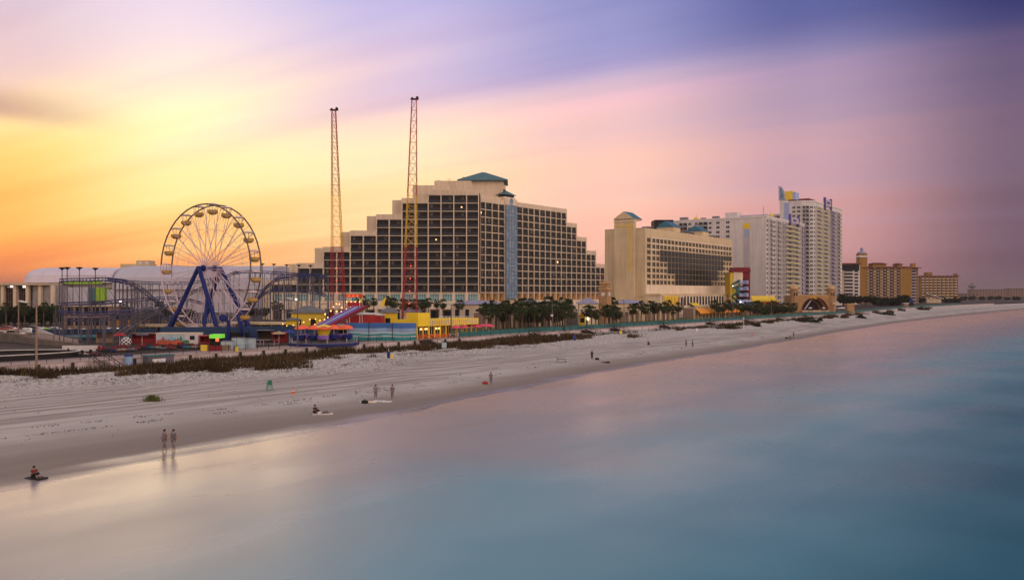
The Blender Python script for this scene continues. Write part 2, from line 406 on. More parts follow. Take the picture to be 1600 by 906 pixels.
def sand_material():
    m, n, l, b = newmat('sand')
    uv = n.new('ShaderNodeUVMap'); uv.uv_map = 'coast'
    geo = n.new('ShaderNodeNewGeometry'); sp = n.new('ShaderNodeSeparateXYZ'); l.new(geo.outputs['Position'], sp.inputs[0])
    def noise_(scale, stretch=(1,1,1), detail=4, rough=.55):
        mp = n.new('ShaderNodeMapping'); mp.inputs['Scale'].default_value = stretch; l.new(uv.outputs[0], mp.inputs[0])
        z = n.new('ShaderNodeTexNoise'); z.inputs['Scale'].default_value = scale; z.inputs['Detail'].default_value = detail; z.inputs['Roughness'].default_value = rough
        l.new(mp.outputs[0], z.inputs['Vector']); return z.outputs['Fac']
    def mr(v, a, b_, c=0, d=1, smooth=True):
        x = n.new('ShaderNodeMapRange'); x.inputs[1].default_value = a; x.inputs[2].default_value = b_; x.inputs[3].default_value = c; x.inputs[4].default_value = d
        if smooth: x.interpolation_type = 'SMOOTHSTEP'
        l.new(v, x.inputs[0]); return x.outputs[0]
    def ma(op, a, b_):
        x = n.new('ShaderNodeMath'); x.operation = op
        for i, v in enumerate((a, b_)):
            if isinstance(v, (int, float)): x.inputs[i].default_value = v
            else: l.new(v, x.inputs[i])
        return x.outputs[0]
    def mix(f, a, b_):
        x = n.new('ShaderNodeMix'); x.data_type = 'RGBA'
        l.new(f, x.inputs[0]) if not isinstance(f, float) else setattr(x.inputs[0], 'default_value', f)
        for i, v in ((6, a), (7, b_)):
            if isinstance(v, tuple): x.inputs[i].default_value = (*v, 1)
            else: l.new(v, x.inputs[i])
        return x.outputs[2]
    big = noise_(.09); tracks = noise_(.9, (.05,1,1), 5, .65); foot = noise_(1.6, (1,1,1), 6, .7); band = noise_(.25, (.12,1,1), 3)
    zz = ma('ADD', sp.outputs[2], ma('MULTIPLY', ma('SUBTRACT', band, .5), .35))
    dry = mix(mr(big, .35, .65), (.40,.36,.335), (.49,.45,.42))
    tr = mix(mr(tracks, .40, .62), (.25,.21,.19), (.47,.43,.40))
    tzone = ma('MULTIPLY', mr(sp.outputs[2], .55, .85), mr(sp.outputs[2], 1.75, 1.3))
    dry = mix(ma('MULTIPLY', tzone, .9), dry, tr)
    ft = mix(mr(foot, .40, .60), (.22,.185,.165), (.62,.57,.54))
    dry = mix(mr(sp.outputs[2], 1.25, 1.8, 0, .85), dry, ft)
    damp = mix(mr(zz, .18, .75), (.235,.195,.17), dry)
    wet = mix(mr(zz, -.05, .25), (.15,.115,.095), damp)
    l.new(wet, b.inputs['Base Color'])
    l.new(mr(zz, -.02, .24, .2, .9), b.inputs['Roughness']); l.new(mr(zz, -.02, .16, .8, .1), b.inputs['Specular IOR Level'])
    bp = n.new('ShaderNodeBump'); bp.inputs['Distance'].default_value = .22; l.new(foot, bp.inputs['Height'])
    l.new(mr(sp.outputs[2], .5, 1.7, .04, .95), bp.inputs['Strength'])
    b2 = n.new('ShaderNodeBump'); b2.inputs['Distance'].default_value = .15; l.new(tracks, b2.inputs['Height']); l.new(ma('MULTIPLY', tzone, .7), b2.inputs['Strength'])
    l.new(bp.outputs[0], b2.inputs['Normal']); l.new(b2.outputs[0], b.inputs['Normal'])
    return m
def cs_list():
    cs = []; c = -120.
    while c < 8500:
        cs.append(c); c += max(.55, (c-40)*.012) if c > -20 else 4
    return cs
CS = cs_list()
def build_beach():
    vs, fs, uv = [], [], []
    fr = [-3,-1,-.4,-.15,-.05,0,.04,.08,.12,.18,.25,.32,.4,.48,.56,.63,.7,.76,.81,.86,.9,.93,.96,.98]
    fr = sorted(set(fr)); n2 = 10
    nc = len(fr)+n2+1
    for c in CS:
        ww, wf, wl = interp(WATER, c), interp(FOOT, c), interp(WALL, c)
        for t in fr: w = ww+(wf-ww)*t; vs.append((*CW(c, w), beach_z(c, w))); uv.append((c, w))
        for j in range(n2+1):
            w = wf+(wl+.25-wf)*j/n2; vs.append((*CW(c, w), beach_z(c, w))); uv.append((c, w))
    for i in range(len(CS)-1):
        for j in range(nc-1): a = i*nc+j; fs.append((a, a+nc, a+nc+1, a+1))
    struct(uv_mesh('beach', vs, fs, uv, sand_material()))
build_beach()

def water_material():
    m, n, l, b = newmat('sea_water')
    uv = n.new('ShaderNodeUVMap'); uv.uv_map = 'coast'
    sp = n.new('ShaderNodeSeparateXYZ'); l.new(uv.outputs[0], sp.inputs[0])
    def nz(scale, st, d=3):
        mp = n.new('ShaderNodeMapping'); mp.inputs['Scale'].default_value = st; l.new(uv.outputs[0], mp.inputs[0])
        z = n.new('ShaderNodeTexNoise'); z.inputs['Scale'].default_value = scale; z.inputs['Detail'].default_value = d; l.new(mp.outputs[0], z.inputs['Vector']); return z.outputs['Fac']
    cr = n.new('ShaderNodeValToRGB'); r = cr.color_ramp
    st = WATER_STOPS
    while len(r.elements) < len(st): r.elements.new(.5)
    for i, (p, c) in enumerate(st): r.elements[i].position = p; r.elements[i].color = (*c, 1)
    mr = n.new('ShaderNodeMapRange'); mr.inputs[1].default_value = 80; mr.inputs[2].default_value = -60; l.new(sp.outputs[1], mr.inputs[0])
    ad = n.new('ShaderNodeMath'); ad.operation = 'MULTIPLY_ADD'; l.new(nz(.05,(1,.8,1)), ad.inputs[0]); ad.inputs[1].default_value = .22; ad.inputs[2].default_value = -.11
    a2 = n.new('ShaderNodeMath'); l.new(mr.outputs[0], a2.inputs[0]); l.new(ad.outputs[0], a2.inputs[1]); l.new(a2.outputs[0], cr.inputs[0])
    l.new(cr.outputs[0], b.inputs['Base Color'])
    b.inputs['IOR'].default_value = 1.34; b.inputs['Roughness'].default_value = .17
    ro = n.new('ShaderNodeMapRange'); ro.inputs[1].default_value = .35; ro.inputs[2].default_value = .65; ro.inputs[3].default_value = .24; ro.inputs[4].default_value = .34
    l.new(nz(.12,(.35,1,1)), ro.inputs[0]); l.new(ro.outputs[0], b.inputs['Roughness'])
    bp = n.new('ShaderNodeBump'); bp.inputs['Distance'].default_value = 1.0; bp.inputs['Strength'].default_value = .045; l.new(nz(.10,(.4,1,1),0), bp.inputs['Height'])
    b3 = n.new('ShaderNodeBump'); b3.inputs['Distance'].default_value = .03; b3.inputs['Strength'].default_value = 0; l.new(nz(1.1,(.35,1,1),3), b3.inputs['Height'])
    l.new(bp.outputs[0], b3.inputs['Normal']); l.new(b3.outputs[0], b.inputs['Normal'])
    return m
WATER_STOPS = [(0,(.50,.32,.21)),(.10,(.38,.28,.23)),(.24,(.235,.24,.24)),(.35,(.13,.285,.325)),(.43,(.055,.215,.275)),(.52,(.006,.11,.16)),(.64,(.001,.05,.085)),(1,(.001,.035,.06))]  # shore end: shallow sand tint plus the peach sky reflection painted in
vs = [(-9000,-3000),(14000,-3000),(14000,14000),(-9000,14000)]
struct(uv_mesh('sea', [(x,y,0) for x, y in vs], [(0,1,2,3)], [(x*U[0]+y*U[1], x*N[0]+y*N[1]) for x, y in vs], water_material()))

def strip(name, w0, w1, z, k, c0=-120, c1=8500, zl=None):
    mb = MB(); cs = [c for c in CS if c0 <= c <= c1][::2]
    for a, b_ in zip(cs, cs[1:]):
        wa, wb = interp(WALL, a), interp(WALL, b_)
        mb.poly([(*CW(a, wa+w0), z), (*CW(b_, wb+w0), z), (*CW(b_, wb+w1), z), (*CW(a, wa+w1), z)], k)
    return struct(mb.build(name))
mb = MB(); prev = None
for c in CS[::2]:
    wl = interp(WALL, c); cur_ = [(*CW(c, wl+.2), GZ-.004), (*CW(c, wl+9000), GZ-.004)]
    if prev: mb.poly([prev[0], cur_[0], cur_[1], prev[1]], 'plaza')
    prev = cur_
struct(mb.build('ground'))
strip('boardwalk', .26, 7.5, GZ+.02, 'path_pink', c1=700)
strip('lawn', 9, 26, GZ+.004, 'dune_green', c0=150, c1=420)
def sheet(name, pts, z, k):
    mb = MB(); mb.poly([(*p, z) for p in pts], k); return struct(mb.build(name))
sheet('parking_lot', [CW(60,185), CW(150,185), CW(150,235), CW(60,235)], GZ+.008, 'plaza')

# ---------------------------------------------------------------- hotels
def stepped_hotel():
    FH = 2.97; B0 = 10.0                       # first row of rooms starts 10 m above the plaza
    H = thing('stepped_hotel', 'cream stepped high-rise hotel with dark balcony grid and teal pyramid roofs', 'hotel', (-13, 312, GZ))
    wall = MB()
    BW = 4.68
    bays = []                                   # (x0, x1, rows)
    edges = [xw(p, 312)+13 for p in (423,443.5,464,484.5,505,526,547,567.5,588,608,628,648.5,669,689,709,729,748)]
    rows = [1,1,3,3,5,5,7,7,9,9,11,11,12,12,12,12]
    U1 = Units(H, 'balcony')
    def unit(w, h, g, rail, lit=None, cur=None):
        m = MB(); a = .0
        m.box(-.05, w+.05, 1.15, 1.22, -.04, h+.02, g)
        m.box(w/2-.06, w/2+.06, 1.10, 1.15, .1, h-.1, 'rail_dark')
        if cur: m.box(w*cur, w*cur+w*.22, 1.11, 1.15, .15, h-.2, 'curtain_glass')
        if lit: m.box(w*.55, w*.55+.5, 1.10, 1.14, 1.0, 1.7, lit)
        m.box(a, w-a, .10, .16, .18, 1.02, rail)
        m.box(a, w-a, .07, .19, 1.02, 1.10, 'stucco' if rail == 'x' else 'rail_dark')
        return m
    cache = {}
    def A(i, w, r):
        v = rnd.random(); k = 'lit' if v < .025 else ('c1' if v < .25 else ('c2' if v < .42 else 'n'))
        key = (i, k)
        if key not in cache:
            cache[key] = unit(w, FH-.3, 'dark_glass', 'rail_glass', 'lit_warm' if k == 'lit' else None, {'c1': .12, 'c2': .6}.get(k))
        return cache[key]
    tops = {}
    for i, nr in enumerate(rows):
        x0, x1 = edges[i], edges[i+1]; w = x1-x0; top = B0+nr*FH
        for r in range(nr): U1.add(A(i, w-.42, r), (x0+.21, 0, B0+r*FH+.15), 0, 1000+r+i)
        # floor slabs and body behind
        for r in range(nr+1): wall.box(x0, x1, .0, 1.5, B0+r*FH-.11, B0+r*FH+.10, 'stucco_light')
        wall.box(x0, x1, -.05, 1.5, top+.14, top+1.85, 'stucco')
        wall.box(x0, x1, 1.5, 17, 0, top+1.6, 'stucco')
        if i in (0,1): pass
        # ground storeys under the rooms
        wall.box(x0, x1, .3, 1.5, B0-3.2, B0-.16, 'stucco')
        wall.box(x0, x1, -.4, 1.5, 3.9, B0-3.2, 'stucco_light')
        wall.box(x0-.5, x0+.5, -.25, 1.49, 0, B0-.17, 'stucco_light')
        wall.box(x0+.5, x1-.5, .9, 1.5, 0, 3.9, 'stucco_tan')
        prev = rows[i-1] if i else 0
        y0 = -.08
        wall.box(x0-.16, x0+.16, y0, 1.5, B0-.3, B0+max(nr, prev)*FH+(1.85 if nr != prev else 0), 'stucco_light')
    wall.box(edges[-1]-.21, edges[-1]+.1, -.08, 1.5, B0-.3, B0+12*FH+1.85, 'stucco_light')
    wall.box(edges[-1]-.2, edges[-1]+.0, 1.5, 22, B0-.3, B0+12*FH+1.85, 'stucco')
    # taller masses behind the steps
    for i in range(0, 16):
        x0, x1 = edges[i], edges[i+1]
        nxt = rows[min(15, i+1)]
        if nxt > rows[i]:
            wall.box(x0+.3, x1, 6, 22, B0+rows[i]*FH+1.62, B0+nxt*FH+1.5, 'stucco'); wall.box(x0+.25, x1, 5.95, 22, B0+nxt*FH+1.5, B0+nxt*FH+1.75, 'stucco_light')
    wall.box(edges[0]-4.5, edges[0]-.3, 5, 22, 0, B0+1*FH+1.4, 'stucco')
    wall.box(edges[10]+3.2, xw(705, 318)+13, 6.2, 22.2, B0+11*FH, B0+12*FH+4.3, 'stucco')
    # parapet railing pieces at the top of each step
    H_w = wall.build('wall', H)
    gl = MB(); gl.box(.6, 3.9, .2, .28, B0-3.0, B0-.6, 'teal_glass')
    for z in (B0-1.8,): gl.box(.6, 3.9, .16, .2, z-.05, z+.05, 'white_paint')
    for x in (1.4,2.25,3.1): gl.box(x-.05, x+.05, .155, .195, B0-3, B0-.6, 'white_paint')
    U2 = Units(H, 'window')
    for i in range(16): U2.add(gl, (edges[i], 0, 0), 0, 1)
    gd = MB(); gd.box(.9, 3.7, .80, .88, .2, 3.4, 'dark_glass')
    for i in range(16): U2.add(gd, (edges[i], 0, 0), 0, .5)
    # ---- seaward wing, turned along the coast
    ang = math.atan2(.8, .6)
    def T(t, y): return (t*.6-y*.8, 21+t*.8+y*.6)      # local of H (origin -13,312): wing starts at (-13,333)
    wb = MB(); bw = 4.18
    bl = [(i*4.2, (i+1)*4.2, 12) for i in range(4)]
    br = [(24.8+i*bw, 24.8+(i+1)*bw, 12 if i < 9 else 10 if i < 11 else 8 if i < 13 else 6 if i < 15 else 4) for i in range(17)]
    def tb(m, t0, t1, y0, y1, z0, z1, k):
        m.box(t0, t1, y0, y1, z0, z1, k)
    c2 = {}
    def Bu(w):
        w = w+.16
        v = rnd.random(); k = 'lit' if v < .012 else 'c' if v < .14 else 'n'; key = (round(w, 2), k)
        if key not in c2:
            m = MB(); h = FH-.3
            m.box(.02, w-.02, .36, .44, .02, h-.02, 'dark_glass_b'); m.box(w*.5-.05, w*.5+.05, .32, .36, .1, h-.05, 'rail_dark')
            m.box(.0, w, .06, .11, .15, 1.0, 'rail_dark')
            if k == 'c': m.box(w*.55, w*.8, .31, .35, .1, h-.1, 'curtain_glass')
            if k == 'lit': m.box(w*.3, w*.5, .31, .35, 1.0, 1.9, 'lit_warm')
            c2[key] = m
        return c2[key]
    for j, (t0, t1, nr) in enumerate(bl+br):
        top = B0+nr*FH
        for r in range(nr+1): wb.box(t0, t1, 0, 1.4, B0+r*FH-.15, B0+r*FH+.13, 'stucco_light')
        wb.box(t0, t1, -.05, 1.4, top+.13, top+1.75, 'stucco')
        wb.box(t0, t1, 1.4, 18, 0, top+1.6, 'stucco_tan')
        wb.box(t0-.22, t0+.22, -.08, 1.4, B0-.15, B0+nr*FH+.1, 'stucco')
        wb.box(t1-.22, t1+.2, -.07, 1.4, 0, B0+nr*FH+.1, 'stucco')
        wb.box(t0-.3, t0+.3, -.09, 1.4, 0, B0-.2, 'stucco')
        if j not in (3,): wb.box(t0+.3, t1-.3, .0, 1.4, 0, B0-3.3, 'stucco_light')
        for r in range(nr):
            p = T(t0+.22, 0); U1.add(Bu(t1-t0-.6), (*p, B0+r*FH+.14), ang, 500-j+r*.5)
        p = T(t0+.3, 0); m = MB(); w = t1-t0-.6
        m.box(.1, w-.1, .7, .8, B0-3.2, B0-.4, 'amber_glass'); m.box(w/2-.1, w/2+.1, .6, .7, B0-3.2, B0-.4, 'dark_glass_b')
        U2.add(m, (*p, 0), ang, .3)
    t1 = br[-1][1]; wb.box(t1, t1+.3, .0, 18, 0, B0+4*FH+1.75, 'stucco')
    for k in range(8, 17):
        if k in (8,10,12,14): nr = br[k][2]; wb.box(br[k][1]-.3, br[k][1]+.3, -.08, 18, B0+(nr-2)*FH, B0+nr*FH+1.8, 'stucco')
    # curved crown above the glazed bay
    top = B0+12*FH
    wb.box(16.6, 24.9, -.3, 8, top+.0, top+2.6, 'stucco'); wb.box(17.4, 24.8, .6, 7.6, top+2.6, top+3.4, 'stucco_light')
    wb.box(0, 16.7, 2, 16, top+1.6, top+2.9, 'stucco'); wb.box(16.8, 24.8, 1.0, 17.9, 0, top, 'stucco')
    o = wb.build('wing', H, (0, 21, 0), ang)
    gb = MB()
    gb.box(17.1, 24.5, -.5, .9, 7.5, top-.1, 'blue_glass')
    for i in range(5): x = 17.1+i*1.85; gb.box(x-.14, x+.14, -.62, -.5, 7.5, top-.1, 'bay_frame')
    for i in range(25):
        z = 7.5+i*(top-7.6)/24; gb.box(17.1, 24.5, -.6, -.5, z-.13, z+.13, 'bay_frame')
        if i < 24:
            for q in (1,2): gb.box(17.1+q*1.85+.3, 17.1+q*1.85+1.5, -.56, -.5, z+.4, z+1.1, 'pane_pale')
    gb.build('glazed_bay', H, (0, 21, 0), ang)
    oc = MB(); oc.lathe([(1.5,-.02),(1.5,.10)], 'blue_glass', 16, sx=.75)
    oo = oc.build('oval_window', H, (*T(20.8, -.32), top+1.5)); oo.rotation_euler = (R(90), 0, ang)
    rf = MB(); rf.box(18, 24.4, 1.0, 7, top+3.4, top+4.3, 'rail_dark'); rf.hip(17.2, 25.2, .2, 7.8, top+4.3, top+6.9, 'teal_roof')
    rf.build('roof', H, (0, 21, 0), ang)
    # big pavilion: stepped cream base, dark band, teal hip roof
    pv = MB(); bx = lambda x0, x1, z0, z1, y0=24, y1=34, k='stucco': pv.box(xw(x0, 352)+13, xw(x1, 352)+13, y0+15, y1+15, zh(z1, 352)-3, zh(z0, 352)-3, k)
    bx(694,786,297,312,23); bx(706,790,290,297,23.3,36,'stucco'); bx(714,787,283.9,290.1,23.6,35,'stucco_light')
    bx(716,785,280.4,284,23.9,34.5); bx(723,783,277,281.5,24.8,34,'rail_dark')
    pv.build('penthouse', H); pv = MB(); bx(690,742,299,312,-8,6); pv.build('plant_room', H)
    rf = MB(); x0, x1 = xw(715, 350)+13, xw(793.5, 350)+13
    rf.hip(x0, x1, 36, 54, zh(281.5, 350)-3, zh(265.5, 350)-3, 'teal_roof', .6)
    rf.box(x0, x1, 36, 54, zh(283, 350)-3, zh(281.5, 350)-3.003, 'teal_roof'); rf.build('roof', H)
    an = MB()
    for px, h in ((683,4),(700,4.5),(660,1.5)): x = xw(px, 320)+13; an.tube((x,14,B0+12*FH+3.6),(x,14,B0+12*FH+4.3+h*.8), .06, 'rail_dark'); an.tube((x-1,14,B0+12*FH+3.9+h*.8),(x+1,14,B0+12*FH+3.9+h*.8), .05, 'rail_dark')
    an.build('antenna', H)
    U1.done(); U2.done()
stepped_hotel()

def box_building(name, label, cat, p0, ang, L, D, h, k, group=None):
    """thing at front corner p0; local x along the front, local y back; returns thing and wall builder"""
    t = thing(name, label, cat, (p0[0], p0[1], GZ), ang, group); m = MB(); m.box(0, L, 0, D, 0, h, k)
    return t, m

def convention_hotel():
    p0 = (65.7, 421); ang = math.atan2(.812, .582); L = 115.7; D = 22.7; H = 41.5
    t = thing('beach_hotel', 'tan slab hotel with windowless end tower and yellow awnings beside the clock tower', 'hotel', (*p0, GZ), ang)
    w = MB(); w.box(0, L, .5, D, 0, H, 'stucco_cream')
    w.box(0, L, .3, D+.01, H, H+.5, 'stucco_tan')
    cw_ = 4.42; xs0 = 7.5; fh = 3.0; z0 = 10.6+3.6
    # wall face built around the window openings: spandrels and piers
    ncol = 24; cw_ = (L-xs0-1.5)/ncol
    left = [24,24,2,2,4,4,6,6]; right = [0,0,0,3,3,5,5,7]
    Uw = Units(t, 'window')
    wm = MB(); wm.box(.55, cw_-.55, .25, .32, 0, 1.9, 'dark_glass_b'); wm.box(cw_/2-.08, cw_/2+.08, .2, .25, 0, 1.9, 'stucco_tan')
    gm = MB(); gm.box(.09, cw_-.09, -.14, -.05, -.5, 2.36, 'dark_glass_b'); gm.box(cw_/2-.07, cw_/2+.07, -.20, -.14, -.5, 2.36, 'rail_glass')
    for r in range(8):
        z = z0+(7-r)*fh
        w.box(xs0, L-1.2, -.02, .5, z+1.95, z+fh-.02-.35, 'stucco_light' if r < 3 else 'stucco_cream')
        for i in range(ncol):
            x = xs0+i*cw_; full = not (i < left[r] or i >= ncol-right[r])
            Uw.add(gm if full else wm, (x, 0, z), 0, 100-r-i)
            if full: w.box(x-.08, x+.08, -.17, .5, z-.52, z+fh-.53, 'stucco_tan')
            else: w.box(x-.5, x+.5, -.01, .5, z-.4, z+2.0, 'stucco_cream')
        Uw.add(wm, (2.2, 0, z), 0, 300)
        w.box(0, 2.2, -.012, .5, z-.4, z+fh-.4, 'stucco_cream'); w.box(6.2, xs0, -.012, .5, z-.4, z+fh-.4, 'stucco_cream'); w.box(2.2, 6.2, -.012, .5, z+1.95, z+fh-.4, 'stucco_cream')
    w.box(0, L, 0, .5, z0+8*fh-.4, H, 'stucco_cream'); w.box(L-1.2, L, -.02, .5, z0-.4, z0+8*fh-.4, 'stucco_cream')
    w.box(0, L, -.5, .5, 0, z0-.42, 'stucco_light')
    # end tower, projecting towards the camera
    w.box(-2.6, .02, 5.0, 15.9, 0, 46, 'stucco_cream'); w.box(-2.9, .1, 4.7, 16.2, 45.2, 45.7, 'stucco_light')
    w.box(-2.75, -2.6, 6.3, 6.6, 20, 44.5, 'yellow_panel'); w.box(-2.75, -2.6, 7.5, 7.8, 20, 44.5, 'yellow_panel'); w.box(-2.8, -2.6, 5, 15.9, 42.8, 43.3, 'yellow_panel')
    w.box(-2.2, 6, 4.9, 16, 46, 46.6, 'stucco_cream')
    w.build('wall', t)
    rf = MB()
    rf.mesh([(-3,4.6,46.6),(6.5,4.6,46.6),(6.5,16.3,46.6),(-3,16.3,46.6),(-3,10.4,50.4),(6.5,10.4,50.4)], [(0,1,5,4),(2,3,4,5)], 'blue_roof')
    rf.mesh([(-3,4.6,46.6),(-3,16.3,46.6),(-3,10.4,50.4),(6.5,4.6,46.6),(6.5,16.3,46.6),(6.5,10.4,50.4)], [(0,2,1),(3,4,5)], 'stucco_cream')
    rf.build('roof', t)
    for x0 in (52, 92):
        rf = MB(); rf.box(x0, x0+9, 9, 19, H+.5, H+4.5, 'stucco_cream'); rf.mesh([(x0-.5,8.5,H+4.5),(x0+9.5,8.5,H+4.5),(x0+9.5,19.5,H+4.5),(x0-.5,19.5,H+4.5),(x0-.5,14,H+8),(x0+9.5,14,H+8)], [(0,1,5,4),(2,3,4,5),(3,0,4),(1,2,5)], 'blue_roof')
        rf.build('roof', t)
    for i, (x, y, a, b, hh) in enumerate(((20,8,5,4,2.2),(30,12,3,3,1.5),(70,7,6,5,2.0),(80,13,3,2,1.4),(106,8,4,4,2.2))):
        q = MB(); q.box(x,x+a,y,y+b,H+.5,H+.5+hh,'grey_roof'); q.box(x+.3,x+a-.3,y-.05,y,H+.9,H+.2+hh,'rail_dark'); q.build('roof_unit', t)
    # podium with tall dark windows and yellow awnings
    pd = MB(); pd.box(-1.5, L-8, -9, -.5, 0, 8.6, 'stucco_light'); pd.box(-2, L-7.5, -9.3, -.5, 8.6, 9.4, 'stucco_cream')
    pd.box(-9, -1.5, -6, 16, 0, 7.0, 'stucco_cream'); pd.box(-30, -9, -6, 10, 0, 4.6, 'stucco_cream')
    pd.box(0, 6.5, -9.4, -9.05, 3.2, 8.6, 'stucco_tan')
    pd.build('podium', t)
    pw = MB(); pw.box(0, 2.1, -9.12, -9.04, 3.4, 8.0, 'dark_glass_b')
    for i in range(16): Uw.add(pw, (18+i*3.9, 0, 0), 0, 200)
    ya = MB(); ya.box(0, 3.6, -9.9, -9.15, 3.0, 8.4, 'yellow_panel'); ya.mesh([(1.7,-10,3),(3.6,-10,3),(3.6,-10,8.2)], [(0,1,2)], 'orange_awning')
    me = ya.data('awning')
    for i in range(4): link('awning', me, t, (1.2+i*4.1, 0, 0))
    a2 = MB(); a2.mesh([(32,-13,2.6),(41,-13,2.6),(41,-9.2,4.6),(32,-9.2,4.6)], [(0,1,2,3)], 'yellow_panel'); a2.box(32,41,-13.1,-13,2.0,2.6,'yellow_panel'); a2.build('awning', t)
    Uw.done()
convention_hotel()

def vane_tower():
    pass

def condo_face(uB, uW, wallmb, origin, ang, spec, nf, fh, z0, score):
    """spec = list of (type, width): p plain, w window, b balcony (white), y yellow, u purple, d dark recess"""
    cs, sn = math.cos(ang), math.sin(ang); x = 0
    for ty, wd in spec:
        key = (ty, round(wd, 2))
        if ty != 'p':
            if key not in CONDO:
                m = MB()
                if ty == 'w':
                    m.box(wd*.2, wd*.8, -.06, .0, .9, 2.3, 'dark_glass'); m.box(wd*.17, wd*.83, -.11, -.05, .8, .9, 'white_wall'); m.box(wd*.48, wd*.52, -.1, -.05, .9, 2.3, 'white_paint')
                else:
                    rail = {'b':'rail_grey','y':'pale_yellow','u':'purple_paint','d':'rail_grey'}[ty]
                    m.box(.25, wd-.25, -.06, 0, .1, 2.45, 'dark_glass'); m.box(wd*.45, wd*.52, -.1, -.05, .1, 2.4, 'white_wall')
                    m.box(.05, wd-.05, -1.5, 0, -.12, .08, 'white_paint')
                    m.box(.05, wd-.05, -1.5, -1.44, .25 if ty in 'bd' else .08, 1.0, rail)
                    m.box(.0, .12, -1.4, 0, 0, fh-.15, 'white_wall')
                CONDO[key] = m
            for f in range(nf):
                (uW if ty == 'w' else uB).add(CONDO[key], (origin[0]+x*cs, origin[1]+x*sn, z0+f*fh), ang, score+f*.1)
        x += wd
    return x
CONDO = {}
def condo_complex():
    # lower tower: corner nearest the camera at px 1198
    t = thing('condo_building', 'long white condominium block with a yellow and blue striped end wall', 'apartment block', (158, 530, GZ)); fh = 2.98
    aF = math.atan2(.81, .58); aL = math.atan2(-.58, .81)
    H = 56.8
    nL = (-.81, .58); dF = (.58, .81)
    L1, L2 = 64, 78
    P = lambda a, b: (nL[0]*a+dF[0]*b, nL[1]*a+dF[1]*b)
    w = MB(); w.prism([P(0,0), P(L1,0), P(L1,20), P(22,20), P(22,L2), P(0,L2)], 0, H, 'white_wall')
    w.prism([P(-.3,-.3), P(L1+.3,-.3), P(L1+.3,20.3), P(22.3,20.3), P(22.3,L2+.3), P(-.3,L2+.3)], H, H+.9, 'white_paint')
    w.prism([P(20,3), P(28,3), P(28,12), P(20,12)], H+.9, H+4.3, 'white_wall'); 
    w.prism([P(2,8), P(20,8), P(20,20), P(2,20)], H+.9, H+2.6, 'lilac_wall')
    w.build('wall', t)
    st = MB(); q = 12.6
    st.mesh([(*P(q+1.6,-.12), 6), (*P(q-1.6,-.12), 6), (*P(q-1.6,-.12), 45), (*P(q+1.6,-.12), 45)], [(0,1,2,3)], 'lilac_wall')
    st.mesh([(*P(q+1.7,-.12), 45), (*P(q-1.7,-.12), 45), (*P(q-1.7,-.12), 50), (*P(q+1.7,-.12), 50)], [(0,1,2,3)], 'lavender_paint')
    st.mesh([(*P(q+2.3,-.12), 50), (*P(q-2.3,-.12), 50), (*P(q-2.3,-.12), 53.6), (*P(q+2.3,-.12), 53.6)], [(0,1,2,3)], 'yellow_panel')
    for s in (-2.0, 1.9): st.prism([P(q+s,-.16), P(q+s+.25,-.16), P(q+s+.25,0), P(q+s,0)], 6, 50, 'yellow_panel')
    st.build('stripe_panel', t)
    uB, uW = Units(t, 'balcony'), Units(t, 'window')
    # left (landward) face runs from the corner away; faces the camera
    o = P(L1, 0)
    spec = [('w',3.2),('p',2),('b',6),('w',3.2),('p',1.5),('w',3),('b',6.5),('w',3),('p',2),('w',3.6),('p',3),('w',3.6)]
    condo_face(uB, uW, None, o, aL, spec, 18, fh, 2.5, 10)
    specF = [('w',3.6),('b',7.4),('w',2.8),('w',3.4),('b',7.4),('w',3.4),('b',5.4),('p',.8),('y',15),('y',15),('w',3.5),('u',8)]
    condo_face(uB, uW, None, P(-.0, 0), aF, specF, 18, fh, 2.5, 5)
    uB.done(); uW.done()
    pl = MB()
    for b in (44, 62): pl.prism([P(-1.2,b), P(-1.2,b+1.6), P(.2,b+1.6), P(.2,b)], H-3, H+5.2, 'purple_paint')
    pl.prism([P(-1.0,45.6), P(-1.0,62), P(.1,62), P(.1,45.6)], H-.6, H+3.2, 'lilac_wall'); pl.prism([P(-1.1,50), P(-1.1,57), P(-1.0,57), P(-1.0,50)], H+.6, H+2.2, 'purple_paint')
    pl.build('roof_sign_frame', t)
    y = MB(); y.lathe([(.1,0),(1.6,.6),(1.9,1.2),(1.2,1.9),(.2,2.2),(.1,4.2)], 'yellow_panel', 10); y.build('roof_finial', t, (*P(50, 8), H+.9)); y.build('roof_finial', t, (*P(2, 14), H+.9))
    for a, b, sx_, hh in ((34,6,4,2.0),(44,8,3,1.6),(56,6,5,2.4),(10,40,4,2.2),(14,60,3,1.8)):
        q = MB(); q.prism([P(a,b), P(a+sx_,b), P(a+sx_,b+3), P(a,b+3)], H+.9, H+.9+hh, 'rail_grey'); q.build('roof_unit', t)
    q = MB(); q.tube((*P(6,12),H), (*P(6,12),H+8), .12, 'rail_dark'); q.build('antenna', t)
    # tall tower
    t = thing('condo_tower', 'taller white condominium tower with yellow balconies and a curved glass fin', 'apartment tower', (216.5, 612, GZ))
    H = 75
    w = MB(); Q0 = P(33, 0); Q1 = P(7, 0); Q2 = (0, 0); Q3 = P(0, 52); Q4 = P(33, 52)
    Q1b = P(7,-5)
    w.prism([P(23,-5), P(7,-5), P(0,0), P(0,76), P(23,76)], 0, H, 'white_wall')
    w.prism([P(23.3,-5.4), P(7,-5.4), P(-.4,-.2), P(-.4,76.3), P(23.3,76.3)], H, H+.9, 'white_paint')
    w.prism([P(4,2), P(16,2), P(16,18), P(4,18)], H+.9, H+3.0, 'red_tile')
    w.prism([P(38,4), P(23,4), P(23,30), P(38,30)], 0, 68, 'white_wall')
    w.prism([P(52,6), P(38,6), P(38,30), P(52,30)], 0, 64.5, 'white_wall')
    w.build('wall', t)
